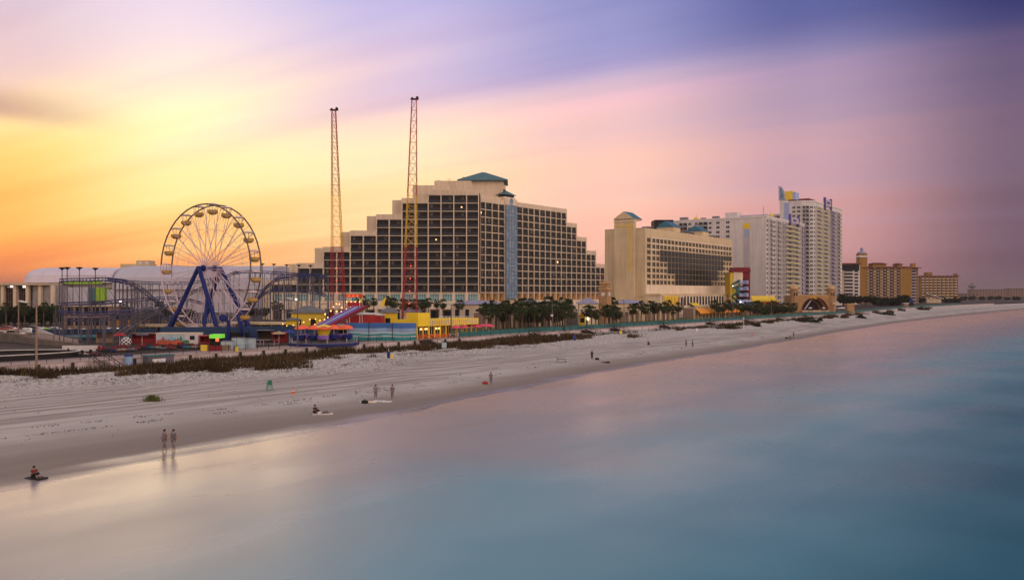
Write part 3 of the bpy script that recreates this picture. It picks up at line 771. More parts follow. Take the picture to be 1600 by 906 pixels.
    w = MB(); w.prism([P(23,-5.2), P(17,-5.2), P(17,3), P(23,3)], H+.9, H+2, 'white_paint')
    w.prism([P(22.5,-5.6), P(13.5,-5.6), P(13.5,3), P(22.5,3)], H+2, H+8.2, 'yellow_panel'); w.prism([P(13.5,-5.5), P(11.5,-5.5), P(11.5,3), P(13.5,3)], H+2, H+7.2, 'lavender_paint')
    w.build('penthouse', t)
    f = MB(); pts = [(0,0),(5,0)]+[(5*math.cos(R(a)), 10.5*math.sin(R(a))) for a in range(8, 90, 9)]+[(0,10.5)]
    b0 = P(23.6,-5.8); dx = (.81,-.58)
    fr = [(b0[0]+dx[0]*a, b0[1]+dx[1]*a, H+2+z) for a, z in pts]; bk = [(p[0]+.58*1.2, p[1]+.81*1.2, p[2]) for p in fr]; n_ = len(pts)
    f.mesh(fr+bk, [tuple(range(n_)), tuple(range(2*n_-1, n_-1, -1))]+[(i, n_+i, n_+(i+1)%n_, (i+1)%n_) for i in range(n_)], 'lilac_wall')
    f.tube(fr[1], bk[1], .3, 'blue_glass')
    f.mesh([(b0[0]+dx[0]*(1+a*.6)-.06, b0[1]+dx[1]*(1+a*.6)-.09, H+2+.6+z*.85) for a, z in pts], [tuple(range(n_))], 'blue_glass')
    f.build('roof_fin', t)
    uB, uW = Units(t, 'balcony'), Units(t, 'window')
    condo_face(uB, uW, None, P(14.5,-5), aL, [('w',3.4)], 23, fh, 4, 8)
    condo_face(uB, uW, None, P(11.0,-5), aL, [('w',3.6)], 23, fh, 4, 8)
    dq = (Q2[0]-P(7,-5)[0], Q2[1]-P(7,-5)[1]); ad = math.atan2(dq[1], dq[0]); ld = math.hypot(*dq)
    condo_face(uB, uW, None, P(7,-5), ad, [('d', ld*.62), ('w', ld*.36)], 23, fh, 4, 9)
    condo_face(uB, uW, None, P(0,0), aF, [('w',3.4),('y',14),('w',3.4),('y',14),('w',3.4),('u',15),('w',3),('b',14)], 23, fh, 4, 7)
    condo_face(uB, uW, None, P(37.5,4), aL, [('b',6),('w',3),('b',4)], 5, fh, 52, 6)
    condo_face(uB, uW, None, P(51.5,6), aL, [('b',6),('w',3),('w',3)], 4, fh, 51.5, 6)
    m = MB(); m.prism([P(19.5,-5.3), P(16,-5.3), P(16,-4.9), P(19.5,-4.9)], 40, H, 'lavender_paint'); m.build('blue_panel', t)
    pl = MB()
    for b in (25, 41): pl.prism([P(-1.3,b), P(-1.3,b+1.8), P(.2,b+1.8), P(.2,b)], H-4, H+5.5, 'purple_paint')
    pl.prism([P(-1.1,26.8), P(-1.1,41), P(.1,41), P(.1,26.8)], H-.6, H+4.2, 'lilac_wall'); pl.prism([P(-1.2,30), P(-1.2,38), P(-1.1,38), P(-1.1,30)], H+.9, H+2.9, 'purple_paint')
    pl.build('roof_sign_frame', t)
    uB.done(); uW.done()
    # dark unfinished block on the roofline behind the tan hotel
    t = thing('dark_block_building', 'small dark netted block rising behind the roof of the tan hotel', 'building', (xw(1023, 540), 540, GZ))
    m = MB(); m.box(0, xw(1052,540)-xw(1023,540), 0, 14, 0, zh(343.5,540)-3, 'black'); m.build('wall', t)
    for i in range(2):
        m = MB(); m.box(2+i*5.2, 4.2+i*5.2, -.08, 0, 40, zh(346,540)-3.6, 'rail_glass'); m.build('window', t)
condo_complex()

def kids_hotel():
    Y = 480; x0, x1 = xw(1141, Y), xw(1172, Y)
    t = thing('painted_hotel', 'small hotel with dark red curved roof, yellow wall and wavy blue balconies', 'hotel', (x0, Y, GZ)); W_ = x1-x0
    zt = zh(415, Y)-3
    m = MB(); m.box(0, W_*.35, 0, 12, 0, zt-4, 'yellow_panel'); m.box(W_*.15, W_*.62, -.6, 10, zt*.55, zt-2.2, 'stucco_light'); m.box(W_*.3, W_, .0, 12, 0, zt-1, 'maroon')
    m.build('wall', t)
    rf = MB(); pts = [(0,0)]+[(W_*.15+W_*.85*(a/8), 1.2*math.sin(math.pi*a/8)**.5+.2) for a in range(9)]
    for (a, za), (b, zb) in zip(pts, pts[1:]): rf.mesh([(a,-1.2,zt-2.5+za),(b,-1.2,zt-2.5+zb),(b,12,zt-2.5+zb),(a,12,zt-2.5+za),(a,-1.2,zt-3.6),(b,-1.2,zt-3.6)], [(0,1,2,3),(0,4,5,1)], 'maroon')
    rf.build('roof', t)
    for f in range(5):
        b = MB(); z = .6+f*3.55
        n = 14; vs = []
        for i in range(n+1):
            a = i/n; x = W_*.38+a*W_*.5; y = -1.2-.9*math.sin(a*9); vs += [(x, y, z), (x, y, z+1.9+.3*math.sin(a*9+1))]
        b.mesh(vs, [(2*i, 2*i+2, 2*i+3, 2*i+1) for i in range(n)], 'lavender_paint'); b.box(W_*.38, W_*.9, -1.2, 0, z-.1, z+.05, 'maroon')
        b.build('balcony', t)
        b = MB(); b.box(W_*.4, W_*.86, -.12, -.02, z+.2, z+3.0, 'dark_glass'); b.build('window', t)
    s = MB(); s.mesh([(W_*.2,-4,9),(W_*.32,-4,9.6),(W_*.42,-3.5,15),(W_*.34,-3.5,15)], [(0,1,2,3)], 'teal_paint')
    pp = [(W_*.22+2*math.cos(a*.9), -2.2+1.2*math.sin(a*.9), 17-a*.9) for a in range(18)]; s.path(pp, .55, 'teal_paint', 6); s.build('slide_tube', t)
    # low shops with yellow and blue roofs beside it
    tt = thing('beach_shop', 'low shop with yellow canopy and red base below the striped white block', 'shop', (xw(1172, 470), 470, GZ))
    m = MB(); m.box(0, 15, 0, 8, 0, 5, 'red_orange'); m.build('wall', tt)
    m = MB(); m.box(-.5, 16, -1.2, 8.4, 5, 5.9, 'yellow_panel'); m.mesh([(1,-1.3,5.9),(14,-1.3,5.9),(14,2,8.2),(1,2,8.2)], [(0,1,2,3)], 'yellow_panel'); m.build('roof', tt)
    tt = thing('beach_shop', 'low blue-roofed shop beside the wavy blue balconies', 'shop', (xw(1146, 455), 455, GZ))
    m = MB(); m.box(0, 12, 0, 8, 0, 3.6, 'lilac_wall'); m.build('wall', tt); m = MB(); m.hip(-.6, 12.6, -.6, 8.6, 3.6, 6, 'lavender_paint', 3); m.build('roof', tt)
kids_hotel()

def far_hotels():
    # brown block
    Y = 700; x0 = xw(1313, Y); W_ = xw(1333, Y)-x0
    t = thing('brown_hotel', 'brown mid-rise hotel with pale balcony ends left of the yellow hotel', 'hotel', (x0, Y, GZ)); H = zh(411, Y)-3
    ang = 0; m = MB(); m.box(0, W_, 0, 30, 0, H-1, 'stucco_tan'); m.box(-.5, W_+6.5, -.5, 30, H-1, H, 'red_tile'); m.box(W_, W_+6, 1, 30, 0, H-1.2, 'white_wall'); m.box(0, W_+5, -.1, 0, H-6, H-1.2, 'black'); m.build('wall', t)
    for f in range(10):
        m = MB(); z = 1.5+f*2.75; m.box(3.2, W_-.3, -.9, 0, z, z+.9, 'white_wall'); m.box(3.2, W_-.3, -.06, 0, z+.9, z+2.4, 'dark_glass'); m.build('balcony', t)
        m = MB(); m.box(W_+1.5, W_+4.5, .8, 1, z+.6, z+2.1, 'dark_glass'); m.build('window', t)
    # large yellow hotel
    Y = 800; x0 = xw(1348.5, Y); W_ = xw(1424, Y)-x0; H = zh(418, Y)-3
    t = thing('yellow_hotel', 'large ochre hotel with red tile roof and domed corner tower', 'hotel', (x0, Y, GZ))
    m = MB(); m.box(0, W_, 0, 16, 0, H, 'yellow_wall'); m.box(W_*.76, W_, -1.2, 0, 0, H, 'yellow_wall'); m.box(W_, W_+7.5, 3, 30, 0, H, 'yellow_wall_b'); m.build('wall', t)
    rf = MB(); rf.hip(-1.5, W_+9, -2, 32, H, H+1.6, 'red_tile', 20); rf.box(-1.5, W_+9, -2.01, 32, H-.6, H, 'red_tile')
    for a, b, z in ((.22,.5,4.2),(.74,.83,3.8)): rf.box(W_*a, W_*b, 2, 12, H+.2, H+z-.8, 'yellow_wall'); rf.hip(W_*a-1.6, W_*b+1.6, .4, 13.6, H+z-.8, H+z+.6, 'red_tile', W_*(b-a)/3)
    rf.box(W_+1, W_+5, 2, 5, H, H+4, 'yellow_wall'); rf.build('roof', t)
    tw = MB(); x = xw(1342.5, Y)-x0; tw.box(x, x+7.2, -1, 7, 0, zh(396,Y)-3, 'yellow_wall'); tw.box(x-.3, x+7.5, -1.3, 7.3, zh(401,Y)-3.5, zh(399,Y)-3.2, 'white_paint')
    zz = zh(396,Y)-3; tw.lathe([(4.3,0),(4.1,.8),(2.6,1.9),(1.2,2.4),(1.2,4.0),(1.5,4.1),(1.4,4.9),(.5,5.6),(.05,6.0)], 'slate_roof', 12, (x+3.6, 3, zz)); tw.box(x+2.2, x+3.6, -1.1, -1, zz-3.4, zz-1.2, 'dark_glass'); tw.build('tower', t)
    uB, uW = Units(t, 'balcony'), Units(t, 'window')
    b = MB(); b.box(0, 4.2, -1.3, -.02, 0, .95, 'yellow_wall_b'); b.box(.2, 4.0, -.1, 0, 1.0, 2.4, 'stucco_tan'); b.box(.3,1.4,-.16,-.1,1.0,2.3,'dark_glass')
    g = MB(); g.box(0, 2.1, -.12, 0, .1, 2.5, 'dark_glass'); g.box(0, 2.1, -1.0, -.9, 0, .7, 'lilac_wall')
    e = MB(); e.box(0, 5.0, -1.3, -.02, 0, .95, 'lilac_wall'); e.box(.2, 4.8, -.1, 0, 1.0, 2.4, 'dark_glass')
    fh = H/12
    for f in range(12):
        for i in range(5): uB.add(b, (1.9+i*6.4, 0, f*fh+.2), 0, f); uW.add(g, (6.1+i*6.4-.1, 0, f*fh+.2), 0, f)
        uB.add(e, (W_+.2, 3, f*fh+.2), 0, f); uB.add(e, (W_+7.5, 4+0, f*fh+.2), R(70), f-5)
    uB.done(); uW.done()
    # second ochre hotel
    Y = 1000; x0 = xw(1438, Y); W_ = xw(1497, Y)-x0; H = zh(432, Y)-3
    t = thing('ochre_hotel', 'lower ochre hotel with nine balcony rows right of the domed yellow hotel', 'hotel', (x0, Y, GZ))
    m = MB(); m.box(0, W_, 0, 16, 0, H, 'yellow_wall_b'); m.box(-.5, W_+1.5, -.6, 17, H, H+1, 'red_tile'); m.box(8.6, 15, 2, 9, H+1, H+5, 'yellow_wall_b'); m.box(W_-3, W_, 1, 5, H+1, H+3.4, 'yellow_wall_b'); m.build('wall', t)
    uB = Units(t, 'balcony'); b = MB(); b.box(0, 2.6, -1.1, 0, 0, 1.0, 'stucco_light'); b.box(.1, 2.5, -.1, 0, 1.0, 2.6, 'dark_glass')
    for f in range(9):
        for i in range(9): uB.add(b, (1.5+i*4.8, 0, f*H/9+.2), 0, f)
    uB.done()
    # far low hotels
    far = [(1500,1530,459,1350,'wood_tan','low tan hotel just right of the ochre hotel'),(1520,1572,452.5,1700,'wood_tan','long pale hotel under the water tower'),(1578,1640,451,1900,'wood_tan','faint grey hotel at the right edge'),
           (1498,1512,464,1150,'red_orange','small reddish house at the foot of the ochre hotel'),(1562,1590,457,2200,'stucco_tan','faint block between the two farthest hotels'),(1640,1720,446,1700,'wood_tan','far beach hotel beyond the edge of town')]
    for a, b_, top, Y, k, lb in far:
        x0 = xw(a, Y); W_ = xw(b_, Y)-x0; H = zh(top, Y)-3; t = thing('far_hotel', lb, 'hotel', (x0, Y, GZ))
        m = MB(); m.box(0, W_, 0, 20, 0, H, k); m.box(-1, W_+1, -1, 21, H, H+.8, 'grey_roof'); m.build('wall', t)
        nf = max(1, int(H/3.2)); wm = MB(); wm.box(0, 3, -.2, 0, 0, 1.6, 'dark_glass'); uu = Units(t, 'window')
        for f in range(nf):
            for i in range(int(W_/6)): uu.add(wm, (1.5+i*6, 0, f*H/nf+1.0), 0, f)
        uu.done(40)
    Y = 1800; t = thing('water_tower', 'distant mushroom-shaped water tower above the far low hotels', 'water tower', (xw(1519, Y), Y, GZ))
    m = MB(); z = zh(446, Y)-3; m.lathe([(1.5,0),(1.2,z-8),(2,z-6)], 'stucco_tan', 8); m.build('stem', t); m = MB(); m.lathe([(2,z-6),(8,z-3),(8,z-1),(2,z+3),(.5,z+6)], 'grey_roof', 10); m.build('tank', t)
    # white sloped roof house near the ochre hotels
    Y = 820; t = thing('white_roof_building', 'small building with a white sloping roof before the ochre hotel', 'building', (xw(1448, Y), Y, GZ))
    m = MB(); m.box(0, 14, 0, 10, 0, 4, 'stucco_tan'); m.build('wall', t); m = MB(); m.mesh([(-1,-1,9.5),(16,-1,4.2),(16,11,4.2),(-1,11,9.5),(-1,-1,9),(16,-1,3.7)], [(0,1,2,3),(4,5,1,0)], 'white_paint'); m.build('roof', t)
far_hotels()

def arena():
    Y = 430; t = thing('arena', 'long low arena with two rounded white roof vaults behind the roller coaster', 'arena', (0, Y, GZ))
    X = lambda p, y=Y: xw(p, y)
    def vault(x0, x1, y0, y1, z0, z1, k, left_round=True, rx=9):
        n = 12; m = MB(); xs = [x0+rx*(1-math.cos(R(a))) for a in range(0, 91, 10)] if left_round else [x0]
        xs += [xs[-1]+(x1-xs[-1])*i/6 for i in range(1, 7)]
        vs = []
        for x in xs:
            s = math.sin(math.acos(max(0, min(1, 1-(x-x0)/rx)))) if left_round and x < x0+rx else 1
            hh = (z1-z0)
            for i in range(n+1):
                a = math.pi*i/n; vs.append((x, (y0+y1)/2-(y1-y0)/2*math.copysign(abs(math.cos(a))**.7, math.cos(a))*(0.35+.65*s), z0+hh*(math.sin(a)**.55)*s if s > 0 else z0))
        m.mesh(vs, [(i*(n+1)+j, (i+1)*(n+1)+j, (i+1)*(n+1)+j+1, i*(n+1)+j+1) for i in range(len(xs)-1) for j in range(n)], k)
        m.poly([vs[-(n+1)+j] for j in range(n+1)], k)
        return m
    zz = lambda p: zh(p, Y)-GZ
    vault(X(21), X(175), 0, 50, zz(441.5), zz(416.5), 'arena_white').build('roof_vault', t)
    vault(X(166), X(425), -4, 60, zz(452), zz(413.5), 'arena_grey', rx=7).build('roof_vault', t)
    m = MB(); m.box(X(24), X(250), 4, 48, 0, zz(441.5), 'arena_white'); m.box(X(166), X(425), -2, 50, 0, zz(452), 'arena_grey'); m.box(X(108), X(141), -3, 4, 0, zz(449), 'arena_grey'); m.build('wall', t)
    g = MB(); g.box(X(141), X(153), -2, 3.9, zz(470), zz(450), 'teal_roof'); g.box(X(153), X(170), -3, 3.9, zz(470), zz(449.5), 'lime'); g.box(X(100), X(160), -.5, 3.9, zz(444), zz(439), 'lime'); g.build('green_panel', t)
    c = MB(); c.box(X(-60), X(98), -16, 6, zz(446), zz(442.5), 'stucco_tan'); c.build('canopy', t)
    c = MB(); c.box(X(-60), X(75), -8, 6, 0, zz(446.1), 'wood_dark')
    for i in range(44): c.box(X(-60)+i*1.05, X(-60)+i*1.05+.16, -8.12, -8, 0, zz(447), 'wood_tan')
    for p_ in (459, 472): c.box(X(-60), X(75), -8.2, -8, zz(p_), zz(p_)+.3, 'wood_tan')
    c.build('glazed_wall', t)
    m = MB(); m.box(X(72), X(108), -12, 4, 0, zz(446.5), 'concrete_wall'); m.build('lobby_wall', t)
    p = MB(); p.box(-.7, .7, -14.5, -12.6, 0, zz(446), 'stucco'); me = p.data('pillar')
    for px in (4,23.5,43,62.5,82,-16): link('pillar', me, t, (X(px, 416), 0, 0))
    s = MB(); s.box(-1.3, 1.3, -8.3, -8.1, zz(449.5), zz(446.5), 'lit_white'); me = s.data('clerestory_light')
    for px in (13,33,52,71): link('clerestory_light', me, t, (X(px, 418), 0, 0))
    Y = 640; t = thing('roof_block_building', 'pink-lit penthouse block of a building behind the arena roof', 'building', (X(188, Y), Y, GZ))
    m = MB(); m.box(0, X(235,Y)-X(188,Y), 0, 12, 0, zh(412.5,Y)-3, 'stucco_cream'); m.box(X(212,Y)-X(188,Y), X(233,Y)-X(188,Y), 1, 11, zh(412.5,Y)-3, zh(407,Y)-3, 'stucco_tan'); m.build('wall', t)
    for q in (216, 226): m = MB(); m.box(X(q,Y)-X(188,Y), X(q+5,Y)-X(188,Y), .9, 1, zh(412,Y)-3, zh(409,Y)-3, 'white_paint'); m.build('window', t)
arena()

# ---------------------------------------------------------------- coast furniture helpers
def cthing(name, label, cat, px, w, z=GZ, rot=0, group=None):
    c = cpx(px, w); return thing(name, label, cat, (*CW(c, w), z), COAST+rot, group)
def ything(name, label, cat, px, Y, z=GZ, rot=0, group=None):
    return thing(name, label, cat, (xw(px, Y), Y, z), rot, group)

def sea_wall():
    t = thing('sea_wall', 'low pale concrete sea wall along the top of the beach', 'wall', (0,0,0)); m = MB(); cp = MB()
    cs = [c for c in CS if -60 <= c <= 900]
    for a, b in zip(cs[::2], cs[2::2]):
        for mm, w0, w1, z0, z1, k in ((m, 0, .25, 1.0, 3.0, 'seawall'), (cp, -.12, .30, 3.0, 3.14, 'path_pink')):
            wa, wb = interp(WALL, a), interp(WALL, b)
            q = [CW(a, wa+w0), CW(b, wb+w0), CW(b, wb+w1), CW(a, wa+w1)]
            mm.poly([(*q[0],z0),(*q[1],z0),(*q[1],z1),(*q[0],z1)], k); mm.poly([(*q[0],z1),(*q[1],z1),(*q[2],z1),(*q[3],z1)], k); mm.poly([(*q[3],z0),(*q[3],z1),(*q[2],z1),(*q[2],z0)], k)
    m.build('wall', t); cp.build('coping', t)
    b = MB(); b.box(-.16, .16, -.3, -.005, -1.6, .0, 'rail_dark'); me = b.data('buttress')
    c = 20
    while c < 142:
        o = link('buttress', me, t, (*CW(c, 125.1), 3.0), COAST); c += 4.6
    # dark wire railing on the left stretch
    t = thing('boardwalk_railing', 'thin dark wire railing on top of the sea wall in front of the rides', 'railing', (0,0,0))
    p = MB(); p.box(-.03,.03,-.03,.03,0,1.05,'rail_dark'); me = p.data('post'); c = 5
    while c < 138: link('post', me, t, (*CW(c, 125.12), 3.14), COAST); c += 2.3
    for z in (4.15, 3.8, 3.45): r = MB(); r.tube((*CW(5,125.12),z), (*CW(138,125.12),z), .025, 'rail_dark'); r.build('rail', t)
    # teal fence on the right stretch
    t = thing('teal_railing', 'long teal boardwalk railing running from the cafe tables to the far hotels', 'railing', (0,0,0))
    p = MB(); p.box(-.08,.08,-.08,.08,0,1.3,'teal_paint'); me = p.data('post'); c = 140; r = MB(); r2 = MB()
    pts = []
    while c < 760:
        pts.append(CW(c, interp(WALL, c)+.1)); link('post', me, t, (*pts[-1], 3.14), COAST) if len(pts) < 99 else None; c += 3.6 if c < 300 else 8
    for a, b_ in zip(pts, pts[1:]):
        for z0, z1, mm in ((4.25,4.42,r),): mm.mesh([(*a,z0),(*b_,z0),(*b_,z1),(*a,z1)], [(0,1,2,3)], 'teal_paint')
        r2.mesh([(*a,3.35),(*b_,3.35),(*b_,4.12),(*a,4.12)], [(0,1,2,3)], 'teal_paint')
    r.build('rail', t); r2.build('panel', t)
sea_wall()

def stairs():
    proto = None
    specs = [(138,'pale wooden steps down to the sand by the leftmost lamp post'),(655,'dark steps to the beach below the yellow cafe'),(826,'dark beach steps below the dense palm row'),(908,'dark beach steps near the folded blue umbrella'),(953,'dark beach steps below the clock tower'),(1030,'dark beach steps below the arched promenade'),(1103,'dark beach steps below the orange awning'),
             (1161,'dark beach steps left of the big shrub mound'),(1212,'dark beach steps immediately left of the bandshell front'),(1321,'dark beach steps right of the bandshell'),(1336,'dark beach steps below the brown hotel'),(1362,'dark beach steps below the domed yellow hotel')]
    for px, lb in specs:
        if proto is None or px == 655:
            k = 'path_pink' if px == 138 else 'wood_dark'
            t = thing('beach_stairs', lb, 'stairs')
            m = MB()
            for s in (0, 2.2): m.mesh([(s,0,.1),(s,-6,-1.5),(s,-6,-1.9),(s,0,-.6),(s+.12,0,.1),(s+.12,-6,-1.5),(s+.12,-6,-1.9),(s+.12,0,-.6)], [(0,1,2,3),(7,6,5,4),(0,4,5,1),(1,5,6,2),(3,2,6,7)], k)
            for i in range(8): m.box(.12, 2.2, -.75*i-.7, -.75*i, -.2*i-.06, -.2*i, k)
            m.build('flight', t)
            for s in (.06, 2.26):
                m = MB(); m.tube((s,0,1.05),(s,-6,-.6),.06,'wood_dark'); m.tube((s,0,.6),(s,-6,-1.05),.04,'wood_dark')
                for i in range(5): m.tube((s,-1.5*i,-.4*i-.2),(s,-1.5*i,-.41*i+1.05),.05,'wood_dark')
                m.build('handrail', t)
            proto = t
        else: t = copy_tree(proto)
        w = interp(WALL, cpx(px, 125.5)); c = cpx(px, w)
        t.location = (*CW(c, w-.1), 3.1); t.rotation_euler = (0,0,COAST); tag(t, lb, 'stairs', 'steps from the boardwalk to the beach')
        if px == 138: proto = None
stairs()

# ---------------------------------------------------------------- dune vegetation
def blades(name, n, cf, col_, h0, h1, wd, seed, kind='stuff', lab=None):
    r = random.Random(seed); vs, fs = [], []
    for _ in range(n):
        p = cf(r)
        if p is None: continue
        x, y, z, sc_ = p; h = r.uniform(h0, h1)*sc_; a = r.uniform(0, 6.28); lx, ly = math.cos(a)*wd, math.sin(a)*wd
        le = r.uniform(.1,.55)*h; b = r.uniform(0, 6.28); i = len(vs)
        vs += [(x-lx,y-ly,z-.05),(x+lx,y+ly,z-.05),(x+le*math.cos(b), y+le*math.sin(b), z+h)]; fs.append((i,i+1,i+2))
    me = bpy.data.meshes.new(name); me.from_pydata(vs, [], fs); me.materials.append(M[col_]); o = link(name, me)
    if kind: tag(o, kind=kind)
    if lab: tag(o, lab)
    return o
def dune(r):
    c = 28+(r.random()**1.7)*620
    wf, wl = interp(FOOT, c), interp(WALL, c)
    w = wf-1.5+(wl-wf+1.4)*r.random(); t = (w-wf)/(wl-wf)
    d = fbm(c*.05, w*.12, 3)
    if t < .4 and d < -.02+(.3 if t < .18 else 0)-t: return None
    if fbm(c*.35, w*.8, 2) < -.34: return None
    if c > 420 and noise.noise(Vector((c*.07, 1, 2))) < .05: return None
    if c < 72 and (t > .62 or (t < .3 and d < .1)): return None
    if 104 < c < 130 and t > .5: return None
    if c > 130 and t > (.75 if c < 175 else .45): return None
    if c > 175 and fbm(c*.11, w*.3, 2) < -.12: return None
    x, y = CW(c, w); return (x, y, beach_z(c, w), (.55+.7*max(0,.5+d))*(1+c*.0012))
defm('dune_olive', (.085,.075,.032), .95, .4, .3, spec=.05); defm('dune_tan', (.15,.11,.065), .95, .4, .3, spec=.05)
blades('dune_grass_green', 22000, dune, 'dune_olive', .3, .9, .07, 31, lab='olive green grass blades mixed through the dune strip')
blades('sea_oats', 9000, dune, 'dune_tan', .6, 1.25, .04, 33, lab='taller tan sea oats rising from the dune strip')
blades('dune_grass', 135000, dune, 'dune_grass', .35, 1.0, .075, 3, lab='brown dune grass between the sand and the sea wall')
def sparse(r):
    c = r.uniform(30, 150); wf = interp(FOOT, c); w = wf-r.random()**2*9
    if fbm(c*.16+5, w*.22, 3) < .12: return None
    x, y = CW(c, w); return (x, y, beach_z(c, w), .6)
blades('sparse_beach_grass', 9000, sparse, 'dune_grass', .2, .5, .03, 5, lab='sparse tufts of grass scattered on the upper sand')
for px, py, lb in ((238,626,'lone green grass tuft in the middle of the left sand'),(74,590,'dark bushy clump beside the leftmost lamp post'),(345,580,'straggly brown plant at the dune foot below the wheel')):
    X, Y, Z = beach_at(px, py)
    def tuft(r, X=X, Y=Y, Z=Z, s=1.3 if px != 238 else .8):
        a = r.uniform(0, 6.28); d = abs(r.gauss(0, .5))*s; return (X+d*math.cos(a)*1.3, Y+d*math.sin(a), Z, 1.0 if d < s else .5)
    o = blades('grass_tuft', 700 if px != 345 else 1500, tuft, 'dune_green' if px == 238 else 'dune_grass', .3, .8, .035, px, kind=None); tag(o, lb, 'plant')
def shrub_mesh(seed, sx, sy, h, n=900):
    r = random.Random(seed); m = MB()
    for _ in range(n):
        a = r.uniform(0, 6.28); d = r.random()**.5; z = h*(1-d**1.6)*r.uniform(.2,1)*(1+.25*noise.noise(Vector((math.cos(a)*2, math.sin(a)*2, seed))))
        x, y = d*sx*math.cos(a), d*sy*math.sin(a); s = .3
        v = [Vector((r.gauss(0,s), r.gauss(0,s), r.gauss(0,s*.6))) for _ in range(3)]
        m.poly([(x+q.x, y+q.y, max(-.1, z+q.z)) for q in v], 'leaf_dark')
    return m
for px, py, sx, sy, h, lb in ((1259,503,5.6,2.5,2.9,'large dark shrub mound on the sand in front of the bandshell'),(1141,513,1.6,1.2,1.2,'small dark shrub on the dune edge left of the big mound'),(1183,510,1.0,.8,.9,'tiny dark shrub on the sand between two beach steps'),(1281,501,.9,.9,1.3,'small round dark bush just right of the big mound'),(1345,497,2.2,1.5,1.6,'dark bush at the boardwalk foot below the brown hotel'),(1385,492,4.5,2,2.0,'wide dark bush at the boardwalk foot below the yellow hotel'),(1440,484,5,3,2.4,'dark bush on the far beach below the ochre hotel')):
    X, Y, Z = beach_at(px, py); o = shrub_mesh(int(px), sx, sy, h).build('beach_shrub', None, (X, Y, Z-.1)); tag(o, lb, 'shrub')

def wrack(r):
    c = 10+r.random()**1.6*300; ww, wf = interp(WATER, c), interp(FOOT, c)
    f = r.choice([.30+.02*math.sin(c*.11), .36+.03*math.sin(c*.07+1), r.uniform(.2,1)]); w = ww+(wf-ww)*f+r.gauss(0,.25)
    if noise.noise(Vector((c*.3, f*9, 4))) < -.05: return None
    x, y = CW(c, w); return (x, y, beach_z(c, w)+.03, r.uniform(.3,1))
blades('seaweed_litter', 5200, wrack, 'wood_dark', .02, .09, .10, 11, lab='scattered dark seaweed and litter on the open sand')
# ---------------------------------------------------------------- palms and trees
def palm_crown(seed, rad=1.9):
    r = random.Random(seed); m = MB()
    for i in range(46):
        az = r.uniform(0, 6.28); el = R(r.uniform(-75, 75)); dry = el < R(-50)
        st = rad*r.uniform(.45, .62); d = Vector((math.cos(az)*math.cos(el), math.sin(az)*math.cos(el), math.sin(el)))
        b = d*st; b.z -= .1; m.tube((0,0,-.1), b, .025, 'palm_dry', 3)
        side = Vector((-math.sin(az), math.cos(az), 0)); upv = d.cross(side); k = 'palm_dry' if dry else 'palm_green'; L = rad*r.uniform(.42,.6)
        for j in range(9):
            a = R(-80+20*j); dr = (d*math.cos(a)+side*math.sin(a)); tip = b+dr*L*(1-.15*abs(a))+Vector((0,0,-.30*L*(1+abs(math.sin(a)))))
            q = (side*math.cos(a)-d*math.sin(a))*.085; mid = b+dr*L*.45
            m.poly([b, mid-q, tip, mid+q], k)
    return m.data('crown')
def trunk_mesh(h, seed):
    r = random.Random(seed); m = MB(); lean = r.uniform(-.04,.04)*h; pts = []
    for i in range(6): t = i/5; pts.append((lean*t*t, lean*.5*t*t, h*t))
    for i, (a, b) in enumerate(zip(pts, pts[1:])): m.tube(a, b, .20-.012*i, 'trunk', 7, .20-.012*(i+1))
    m.tube(pts[-1], (pts[-1][0], pts[-1][1], h+.3), .24, 'palm_dry', 7)
    return m.data('trunk'), pts[-1]
CROWNS = [palm_crown(i) for i in range(5)]; TR = {}
def palm(px, py, Y, label, group, s=1.0):
    h = max(2.0, round((zh(py, Y)-GZ)*2)/2); v = rnd.randrange(5)
    if (h, v) not in TR: TR[(h, v)] = trunk_mesh(h, v)
    me, top = TR[(h, v)]
    t = thing('palm_tree', label, 'palm tree', (xw(px, Y), Y, GZ), rnd.uniform(0, 6.28), group)
    link('trunk', me, t); c = link('crown', CROWNS[v], t, (*top[:2], h+.1), rnd.uniform(0, 6.28)); c.scale = (s, s, s*.95)
def leaf_crown(seed, sx, sy, sz, n=1500, ls=.32):
    r = random.Random(seed); m = MB(); cl = []
    for i in range(16):
        a = r.uniform(0, 6.28); e = r.uniform(-.5, 1); cl.append((math.cos(a)*sx*r.uniform(.2,.75), math.sin(a)*sy*r.uniform(.2,.75), e*sz*.6, r.uniform(.28,.45)))
    for i in range(n):
        c = r.choice(cl); d = Vector((r.gauss(0,1), r.gauss(0,1), r.gauss(0,1))).normalized()*r.random()**.4
        p = Vector((c[0]+d.x*c[3]*sx, c[1]+d.y*c[3]*sy, c[2]+d.z*c[3]*sz))
        q = [Vector((r.gauss(0,ls), r.gauss(0,ls), r.gauss(0,ls))) for _ in range(3)]
        m.poly([p+v for v in q], 'leaf_dark')
    return m.data('crown')
LEAF = [leaf_crown(i, 3, 3, 2.2) for i in range(4)]
def tree(px, py, Y, label, group, s=1.0):
    zc = zh(py, Y)-GZ; v = rnd.randrange(4)
    t = thing('broadleaf_tree', label, 'tree', (xw(px, Y), Y, GZ), rnd.uniform(0, 6.28), group)
    m = MB(); m.tube((0,0,0),(.1,0,zc*.7),.25*s,'trunk',6,.16*s)
    for i in range(4): a = i*1.57; m.tube((.1,0,zc*.55),(math.cos(a)*s*1.3, math.sin(a)*s*1.3, zc+.3),.12*s,'trunk',5,.04)
    m.build('trunk', t); c = link('crown', LEAF[v], t, (0,0,zc)); c.scale = (s,s,s)
